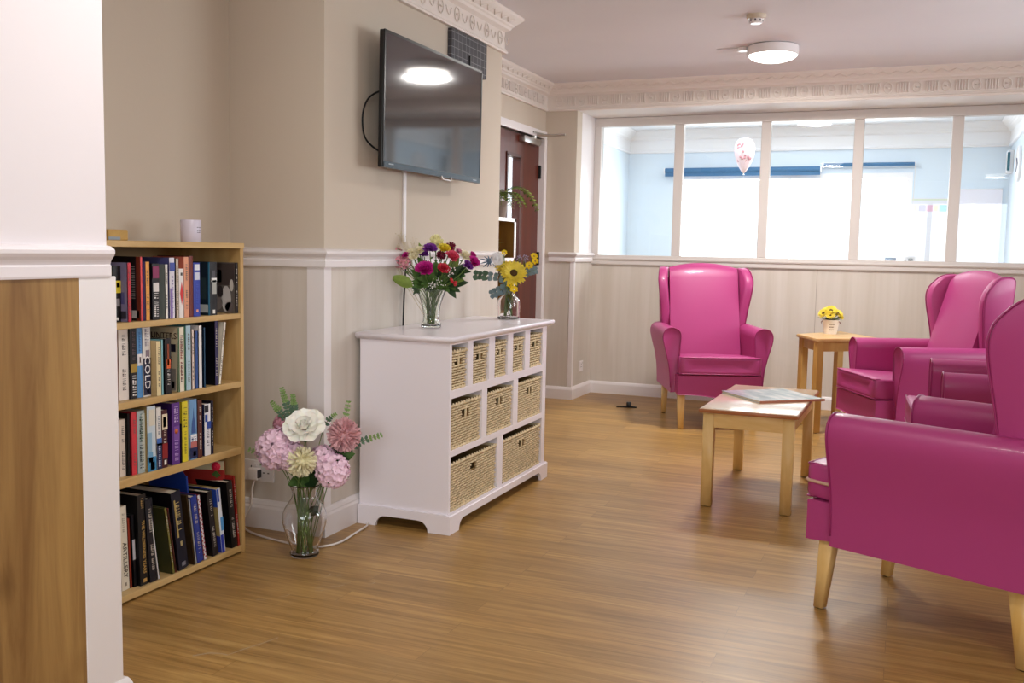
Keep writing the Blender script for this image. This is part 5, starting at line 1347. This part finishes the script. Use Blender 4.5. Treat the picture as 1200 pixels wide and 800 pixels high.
for i, p in enumerate(FL['c_grass']): airy('dried_grass_plume', 'wispy beige grass plume %s the bright bouquet' % ['left, upper of', 'tallest at the upper left of', 'nearest the top blooms of', 'upper left, right-hand one of', 'lowest on the far left of', 'farthest left of', 'middle left of', 'just left of the green bud of'][i], p, .022, M_grass, 16, croot(), .0016, 1.3)
for i, (a, b) in enumerate(FL['c_leaf']):
    big_ = i == 0; t = thing('leaf_spray', 'broad paddle-shaped green leaf at the far left of the bright bouquet' if big_ else 'green leaf spray of the bright bouquet, %s' % ['', 'drooping over the left of the rim', 'left of the magenta bloom', 'reaching to the small cream roses', 'reaching right behind the coral bloom', 'lower right side', 'beneath the soft pink bloom', 'centre, behind the crimson bloom', 'centre, reaching the top', 'right, over the berries', 'at the left front of the rim', 'at the right front of the rim', 'a green bud at the upper left', 'lowest at the far right', 'front centre', 'front left', 'under the violet bloom at right'][i], 'foliage', a)
    A, B_ = Vector(a), Vector(b); d = B_ - A; bm = BM()
    leaf(bm, (0, 0, 0), d, d.length * (.27 if big_ else .20), (.5, -.7, .5), .15)
    if not big_:
        for s in (.5, -.5, .95, -.95): dd = Matrix.Rotation(s, 3, Vector((.5, -.8, .2))) @ d; leaf(bm, d * .1, dd * .7, d.length * .15, (.5, -.7, .4), .2)
    obj('leaves', bm, M_greenl if i in (0, 12, 6) else (M_greend if i % 3 == 1 else M_green), t, True)
    bm = BM(); tube(bm, [q - A for q in bez(A, A * .8 + cneck() * .2, cneck(), croot(), 6)], .0016, 5); obj('stem', bm, M_stem, t, True)

# ---- sunflower jar
vc3 = Vector((-1.862, 4.565, .803))
sm = [(.046, 0), (.052, .004), (.053, .012), (.053, .085), (.050, .100), (.040, .112), (.031, .122), (.030, .130), (.034, .138), (.036, .146)]
pf = catmull([(r, 0, z) for r, z in sm], 2)
def sq(a, z):
    k = max(0, min(1, (.115 - z) / .03)); e = (abs(math.cos(a)) ** 6 + abs(math.sin(a)) ** 6) ** (-1 / 6)
    return 1 + (e - 1) * .6 * k
vase('glass_jar', 'squarish clear glass jar of sunflowers at the far end of the white cabinet', tuple(vc3), [(p.x, p.z) for p in pf], M_glass, 40, wob=sq)
rg = random.Random(9)
def jroot(): a = rg.uniform(0, 6.28); return vc3 + Vector((.022 * math.cos(a), .022 * math.sin(a), .014))
def jneck(): a = rg.uniform(0, 6.28); return vc3 + Vector((.014 * math.cos(a), .014 * math.sin(a), .128))
M_sun = mat('sunflower petals', '#ead348', .5, var=(30, .12)); M_disc = mat('sunflower disc', '#4a3416', .9, bump=(200, .6))
for (x, y, z, r), lb in zip(FL['j']['sun'], ('large yellow sunflower facing out of the jar', 'second yellow sunflower, turned up behind the first in the jar')):
    flower('sunflower_flower', lb, 'flower', (x, y, z), r * 1.05, 'daisy', M_sun, (.45, -.8, .45) if r > .055 else (.1, -.5, .9), jroot(), jneck(), centre=M_disc, n=24, layers=3, W=.10)
M_fre = mat('small yellow petals', '#f0d020', .5)
fw = ['topmost at the right', 'second at the right', 'beside the large sunflower', 'at the upper left', 'hanging under the large sunflower', 'lowest, over the jar neck', 'above the large sunflower']
for i, (x, y, z, r) in enumerate(FL['j']['free']): flower('freesia_flower', 'small yellow freesia %s of the jar' % fw[i], 'flower', (x, y, z), r * 1.25, 'daisy', M_fre, (.4, -.7, .5), jroot(), jneck(), n=6, layers=2, W=.3)
M_thist = mat('blue grey thistle', '#5c7288', .5)
x, y, z, r = FL['j']['holly'][0]
t = thing('sea_holly_flower', 'spiky blue-grey sea holly at the upper left of the jar', 'flower', (x, y, z)); bm = BM(); rr = random.Random(2)
for k in range(9):
    a = 2 * PI * k / 9; d = Vector((-.45 + .8 * math.cos(a), .1 * math.sin(a * 2), .8 * math.sin(a))); leaf(bm, (0, 0, 0), d * r * rr.uniform(.9, 1.3), .004, (.4, -.8, .3), .1)
obj('bracts', bm, M_thist, t, True); bm = BM(); O = Vector((x, y, z)); tube(bm, [q - O for q in bez(O, O + Vector((.05, 0, -.03)), jneck() + Vector((0, 0, .06)), jroot(), 7)], .0018, 5); obj('stem', bm, M_eucb, t, True)
for i, (x, y, z, r) in enumerate(FL['j']['lav']): airy('lavender_spike', ['purple lavender spike above the large sunflower', 'second lavender spike to its right over the jar'][i], (x, y, z), r * .8, mat('lavender florets', '#a49ab8', .6), 24, jroot(), .003, 1.8)
x, y, z, r = FL['j']['white'][0]; flower('white_flower', 'broad white bloom at the upper left behind the sunflowers', 'flower', (x, y, z), r * 1.1, 'rose', mat('white petals', '#f3f1f2', .6), (.6, -.75, .2), jroot(), jneck(), open_=.5)
for i, (a, b) in enumerate(FL['j_euc']): sprig('eucalyptus_sprig', ['silver-blue eucalyptus sprig stretching far left of the jar', 'lower silver-blue eucalyptus sprig drooping left of the jar', 'short eucalyptus sprig at the right of the jar'][i], a, b, jroot(), (7, 5, 4)[i], .023 if i < 2 else .020, M_eucb, M_euc if i < 1 else None, 'eucalyptus sprigs in the sunflower jar', wide=1.15, tipsmall=False, neck=jneck())

# ---- sunflower pot on the corner table
vc4 = Vector((-.463, 7.0, .620))
t = thing('flower_pot', 'little white tapered pot with dark print, holding artificial sunflowers', 'plant pot', tuple(vc4))
bm = BM(); lathe(bm, [(0, 0), (.040, 0), (.041, .003), (.056, .088), (.058, .092), (.058, .098), (.053, .098), (.051, .088), (.038, .006), (0, .006)], 32); pb = obj('pot_body', bm, mat('whitewashed tin', '#f2f0ec', .5, var=(30, .04)), t, True, 40)
bm = BM(); rr = random.Random(4)
for z, nn in ((.064, 6), (.046, 4), (.028, 5)):
    a = -1.35 - .3
    for k in range(nn):
        da = rr.uniform(.06, .12); rad = .0415 + (.0565 - .0415) * z / .09 + .0006
        for k2 in range(2):
            b0, b1 = a + da * k2 / 2, a + da * (k2 + 1) / 2
            bm.faces.new([bm.verts.new((rad * math.cos(q), rad * math.sin(q), zz)) for q, zz in ((b0, z), (b1, z), (b1, z + .007), (b0, z + .007))])
        a += da + .05
obj('printed_words', bm, mat('print brown', '#6a5a50', .6), pb)
bm = BM()
for s in (-1, 1): tube(bm, [(s * .056 * .9, -.02, .090), (s * .063, -.022, .080), (s * .060, -.02, .072)], .003, 5)
obj('hoop_lug', bm, mat('rust brown lug', '#7a4a34', .5), pb, True)
bm = BM(); lathe(bm, [(0, .085), (.048, .085), (.048, .080), (0, .080)], 20); obj('moss', bm, M_greend, t, True)
pn = ['leftmost', 'topmost, in the middle', 'right-hand', 'front, lowest in the middle', 'small one behind at the left', 'small one at the far right']
for i, (x, y, z, r) in enumerate(FL['pot']):
    f = Vector((x, y, z)) - (vc4 + Vector((0, 0, .07))); f = f.normalized() + Vector((.1, -.5, .1))
    flower('sunflower_flower', 'artificial sunflower in the white pot, ' + pn[i], 'flower', (x, y, z), r * 1.1, 'daisy', M_sun, f, vc4 + Vector((0, 0, .085)), None, centre=M_disc, n=18, layers=3, W=.13, leaves=2, leafmat=M_green)
bm = BM(); rr = random.Random(8); t = thing('sunflower_foliage', 'green leaves under the artificial sunflowers in the white pot', 'foliage', tuple(vc4 + Vector((0, 0, .088))))
for k in range(12):
    a = 2 * PI * k / 12; d = Vector((math.cos(a), math.sin(a), .35)); leaf(bm, d * .02, d * rr.uniform(.07, .095), .017, (0, 0, 1), .4)
obj('leaves', bm, M_green, t, True)

# ---- fern in the recess
fp = Vector((-2.45, 5.79, 1.352))
t = thing('fern_pot', 'brown-grey pot of trailing fern on top of the recess shelf unit', 'plant pot', tuple(fp))
bm = BM(); lathe(bm, [(0, 0), (.05, 0), (.052, .004), (.066, .105), (.068, .11), (.060, .11), (.057, .095), (.045, .008), (0, .008)], 28); obj('pot_body', bm, mat('taupe pot', '#8f7f74', .6), t, True, 40)
bm = BM(); lathe(bm, [(0, .094), (.056, .094), (.056, .09), (0, .09)], 20); obj('soil', bm, mat('soil', '#2c2018', .9), t)
rr = random.Random(11)
for k in range(11):
    a = -1.9 + k * .42 ; Lh = rr.uniform(.13, .22); d = Vector((math.cos(a), math.sin(a), 0))
    if k == 6: d = Vector((.55, .8, 0)).normalized(); Lh = .30
    if k == 7: d = Vector((.75, .6, 0)).normalized(); Lh = .27
    path = bez((0, 0, .1), d * Lh * .3 + Vector((0, 0, .1 + Lh * .55)), d * Lh * .8 + Vector((0, 0, .1 + Lh * .4)), d * Lh + Vector((0, 0, .1 - Lh * .12)), 12)
    bm = BM(); tube(bm, path, .0016, 5)
    for i in range(2, 13):
        tan = (path[i] - path[i - 1]).normalized(); sd = tan.cross(Vector((0, 0, 1))); sd = sd.normalized() if sd.length > .05 else Vector((1, 0, 0)); sz = .042 * math.sin(PI * (i / 13)) + .010
        for s in (-1, 1): leaf(bm, path[i], path[i] + (sd * s + tan * .5).normalized() * sz, sz * .26, (0, 0, 1), .2)
    obj('frond', bm, M_greenl if k % 3 else M_green, t, True)
t = thing('trailing_plant', 'small green plant inside the top compartment of the recess shelf unit', 'plant', (-2.43, 5.60, 1.10))
bm = BM(); lathe(bm, [(0, 0), (.035, 0), (.045, .07), (.04, .07), (.03, .006), (0, .006)], 20); obj('pot_body', bm, M_blackm, t, True)
bm = BM()
for k in range(22):
    a = rr.uniform(0, 6.28); d = Vector((math.cos(a), math.sin(a), rr.uniform(.3, 1.4))); leaf(bm, (0, 0, .06), Vector((0, 0, .06)) + d.normalized() * rr.uniform(.06, .12), .012, (0, 0, 1), .4)
obj('leaves', bm, M_greenl, t, True)

# ================================================================== CEILING FITTINGS
M_lamp = glow('lit opal diffuser', '#fff8f0', 5)
def lamp(label, x, y, W):
    t = thing('ceiling_lamp', label, 'ceiling light', (x, y, ZC), 0, 'round opal ceiling lamps')
    bm = BM(); lathe(bm, [(0, 0), (.135, 0), (.150, -.006), (.152, -.052), (.146, -.058), (0, -.058)], 40); obj('rim', bm, M_white, t, True, 40)
    bm = BM(); lathe(bm, [(.1445, -.056), (.140, -.064), (.12, -.078), (.08, -.090), (.04, -.095), (0, -.096)], 40); obj('diffuser', bm, M_lamp, t, True)
    l = bpy.data.lights.new('lamp_light', 'AREA'); l.shape = 'DISK'; l.size = .28; l.energy = W; l.color = (1, .97, .925); lo = bpy.data.objects.new('lamp_light', l); lo.location = (0, 0, -.102); link(lo, t)
    return t
lamp('round lit opal ceiling lamp in front of the big window', -.82, 6.17, LAMP_W)
lamp('round lit opal ceiling lamp over the middle of the room', -.97, 1.90, LAMP_2)
lamp('added unseen opal ceiling lamp at the right rear of the room', 1.1, -.3, LAMP_2)  # out of view, added to light the room near the camera
t = thing('heat_detector', 'small round heat detector on the ceiling just before the lamp', 'detector', (-.805, 5.36, ZC))
bm = BM(); lathe(bm, [(0, 0), (.052, 0), (.052, -.012), (.046, -.022), (0, -.022)], 28); obj('base_ring', bm, mat('ivory plastic', '#c9b9a4', .5), t, True, 40)
bm = BM(); lathe(bm, [(0, -.022), (.034, -.022), (.034, -.040), (.028, -.046), (0, -.046)], 24); obj('sensor_head', bm, M_white, t, True, 40)
bm = BM()
for k in range(8): a = 2 * PI * k / 8; box(bm, -.004, .004, .0335, .0350, -.037, -.026, M=Matrix.Rotation(a, 4, 'Z'))
obj('sensor_slot', bm, mat('grey slot', '#5a5058', .6), t)
t = thing('ceiling_conduit', 'white surface conduit running left from the ceiling lamp', 'conduit', (-1.0, 6.17, ZC))
bm = BM(); box(bm, -.16, .04, -.008, .008, -.006, 0, .002); obj('conduit_strip', bm, M_ceil, t)
bm = BM(); lathe(bm, [(0, 0), (.03, 0), (.03, -.022), (0, -.024)], 16); bmesh.ops.translate(bm, verts=bm.verts[:], vec=(.0, 0, 0)); obj('junction_box', bm, M_white, t, True, 40)

# ================================================================== THINGS IN THE FAR ROOM
bz = (-1.40, 8.95, 2.03)
t = thing('foil_balloon', 'pale pink printed foil balloon hanging behind the glass, second pane', 'balloon', bz)
bm = BM()
pr = [(0, -.155), (.012, -.15), (.035, -.115), (.065, -.055), (.085, .01), (.090, .06), (.082, .105), (.058, .14), (.03, .153), (0, .156)]
lathe(bm, pr, 28, wob=lambda a, z: 1 + .05 * math.cos(9 * a)); bmesh.ops.scale(bm, vec=(1, .6, 1), verts=bm.verts[:]); bl = obj('balloon_body', bm, mat('pink foil', '#e6cfd2', .28, metal=.25), t, True)
bm = BM(); 
for k in range(18):
    a = -PI / 2 + rr.uniform(-.9, .9); zz = rr.uniform(-.06, .11); rad = .088 if zz > 0 else .088 + zz * .55
    bmesh.ops.create_uvsphere(bm, u_segments=8, v_segments=5, radius=.012, matrix=Matrix.Translation((rad * math.cos(a), rad * .6 * math.sin(a) , zz)) @ Matrix.Diagonal((1, .3, 1.2, 1)))
obj('printed_spots', bm, mat('print dusty red', '#c08a90', .5), bl, True)
bm = BM(); lathe(bm, [(0, -.154), (.012, -.168), (0, -.165)], 8); tube(bm, [(0, 0, -.16), (.004, 0, -.30), (-.004, 0, -.5), (.0, 0, -.9)], .0012, 4); obj('string', bm, M_paper, t)
pw = thing('wall_chart', 'pale wall chart with a row of coloured squares, right of the far room window', 'poster', (.155, YR, 1.40))
bm = BM(); box(bm, -.18, .178, -.004, 0, -.31, .317); obj('sheet', bm, mat('chart paper', '#e4e6ee', .6), pw)
for x0, x1, c in ((-.15, -.10, '#e8dfc4'), (-.08, -.02, '#b9b4d8'), (-.015, .045, '#e0b8cc'), (.05, .09, '#dfe6b4'), (.10, .165, '#8ccbe4')):
    bm = BM(); box(bm, x0, x1, -.005, -.004, .19, .25); obj('coloured_square', bm, mat('chart ' + c, c, .6), pw)
bm = BM(); box(bm, -.17, .17, -.005, -.004, .295, .305); obj('header_line', bm, mat('chart green', '#d6e2c0', .6), pw)
bm = BM()
for k in range(12): box(bm, -.12, .15, -.005, -.004, -.27 + k * .036, -.268 + k * .036)
obj('ruled_line', bm, mat('chart grey', '#c6cad6', .6), pw)
wb = thing('whiteboard', 'blank whiteboard on the blue wall seen through the right-hand pane', 'whiteboard', (.575, YR, 1.45))
bm = BM(); box(bm, -.19, .20, -.012, 0, -.42, .345); obj('board', bm, mat('whiteboard enamel', '#eceaf4', .25), wb)
bm = BM(); box(bm, .20, .206, -.018, 0, -.42, .351); box(bm, -.196, -.19, -.018, 0, -.42, .351); box(bm, -.196, .206, -.018, 0, .345, .351); obj('frame', bm, mat('white metal frame', '#f6f6fa', .3), wb)
cl = thing('framed_print', 'white framed round print on the left wall of the far room', 'picture', (XL2, 8.85, 1.66))
bm = BM(); box(bm, 0, .015, -.24, .24, -.2, .2, .003); obj('frame', bm, mat('white frame', '#f2f2f4', .5), cl)
bm = BM(); tube(bm, [(.017, .15 * math.cos(a), .15 * math.sin(a)) for a in [2 * PI * k / 28 for k in range(28)]], .004, 5, closed=True)
for k in range(6): a = k * PI / 3; tube(bm, [(.017, 0, 0), (.017, .15 * math.cos(a), .15 * math.sin(a))], .002, 4)
obj('round_motif', bm, mat('soft blue ink', '#9fb4d4', .5), cl, True)
sn = thing('wall_sensor_box', 'white wall box with a dark edge high on the right wall of the far room', 'wall box', (XR2, 9.85, 2.02))
bm = BM(); box(bm, -.05, 0, -.08, .08, -.10, .10, .006); obj('box_body', bm, M_paper, sn)
bm = BM(); box(bm, -.052, -.03, -.09, -.08, -.08, .08); obj('dark_edge', bm, mat('dark teal edge', '#2c6a78', .5), sn)
ck = thing('wall_clock', 'pale wall clock with dark hands on the right wall of the far room', 'clock', (XR2, 9.20, 1.95))
bm = BM(); lathe(bm, [(0, 0), (.15, 0), (.15, .02), (.14, .025), (.135, .018), (0, .018)], 36); bmesh.ops.rotate(bm, matrix=Matrix.Rotation(-PI / 2, 3, 'Y'), verts=bm.verts[:]); obj('clock_face', bm, M_paper, ck, True, 40)
bm = BM(); tube(bm, [(-.022, 0, 0), (-.022, .06, .05)], .004, 5); tube(bm, [(-.022, 0, 0), (-.022, .07, -.06)], .003, 5); obj('clock_hand', bm, mat('dark blue hand', '#24406a', .5), ck)
sb = thing('small_book_stack', 'small dark blue box standing on the sill behind the glass, fourth pane', 'box', (-.115, YW + .16, 1.10))
bm = BM(); box(bm, -.04, .04, -.03, .03, 0, .052, .004); obj('box_body', bm, mat('dark blue box', '#2c5080', .4), sb)
bm = BM(); box(bm, -.036, .01, -.0315, -.030, .02, .045); obj('lid_label', bm, mat('mid blue', '#5f88b4', .5), sb)
sc_ = thing('small_card', 'small white card with a dark mark standing on the sill behind the glass', 'card', (.02, YW + .16, 1.10))
bm = BM(); box(bm, -.035, .035, -.002, .002, 0, .062); obj('card_sheet', bm, M_paper, sc_)
bm = BM(); box(bm, -.016, .020, -.003, -.002, .022, .046); obj('dark_mark', bm, M_blackm, sc_)
bm = BM(); box(bm, XC, XR2, YW + .06, YW + .24, 1.075, 1.10, .003); struct('trim_10', bm, M_white)
# ================================================================== LIGHT
def area(name, loc, rot, sx, sy, w, col=(1, 1, 1)):
    l = bpy.data.lights.new(name, 'AREA'); l.shape = 'RECTANGLE'; l.size = sx; l.size_y = sy; l.energy = w; l.color = col
    o = bpy.data.objects.new(name, l); o.location = loc; o.rotation_euler = rot; link(o); return o
# daylight by the far room window and the added right and rear windows
area('fill_right_near', (XR + T + .05, .3, 1.475), (0, PI / 2, 0), 1.2, 2.3, W_RIGHT, (.96, .98, 1))
area('fill_right_far', (XR + T + .05, 5.4, 1.475), (0, PI / 2, 0), 1.2, 2.5, W_RIGHT2, (.96, .98, 1))
area('fill_rear', (.3, YN - T - .05, 1.475), (PI / 2, 0, 0), 2.3, 1.2, W_REAR, (.96, .98, 1))
area('daylight_far_room', ((W0 + W1) / 2, YR + T + .05, (WZ0 + WZ1) / 2), (-PI / 2, 0, 0), W1 - W0, WZ1 - WZ0, W_FAR, (.95, .98, 1))
area('corridor_fill', (-3.4, 7.2, ZC - .05), (0, 0, 0), .5, 2.0, 110, (1, 1, 1))  # unseen fill added so the door glass shows bright
area('far_room_fill', (-1.0, 8.8, ZC - .05), (0, 0, 0), 1.2, .5, W_FARC, (.96, .98, 1))  # fill added to brighten the far room, no fixture there

w = bpy.data.worlds.new('World'); scene.world = w; w.use_nodes = True
bg = w.node_tree.nodes['Background']; bg.inputs[0].default_value = (.88, .94, 1, 1); bg.inputs[1].default_value = 2.0

# ================================================================== CAMERA
Rm = ((.92670688, .37529852, .01911496), (.0526919, -.07940875, -.99544855), (-.37207247, .92349622, -.09336383))
cam = bpy.data.cameras.new('Camera'); cam.lens = 34.2; cam.sensor_width = 36; cam.clip_start = .05
co = bpy.data.objects.new('Camera', cam); link(co)
Mx = Matrix(((Rm[0][0], -Rm[1][0], -Rm[2][0], 0), (Rm[0][1], -Rm[1][1], -Rm[2][1], 0), (Rm[0][2], -Rm[1][2], -Rm[2][2], H), (0, 0, 0, 1)))
co.matrix_world = Mx
scene.camera = co

vs = scene.view_settings; vs.view_transform = 'Standard'; vs.look = 'None'; vs.exposure = EXPO; vs.gamma = 1
vs.use_curve_mapping = False
try:
    scene.cycles.use_denoising = True; scene.cycles.max_bounces = 10; scene.cycles.transparent_max_bounces = 16; scene.cycles.transmission_bounces = 10; scene.cycles.diffuse_bounces = 5
    scene.cycles.sample_clamp_indirect = 6; scene.cycles.caustics_reflective = False
except Exception: pass
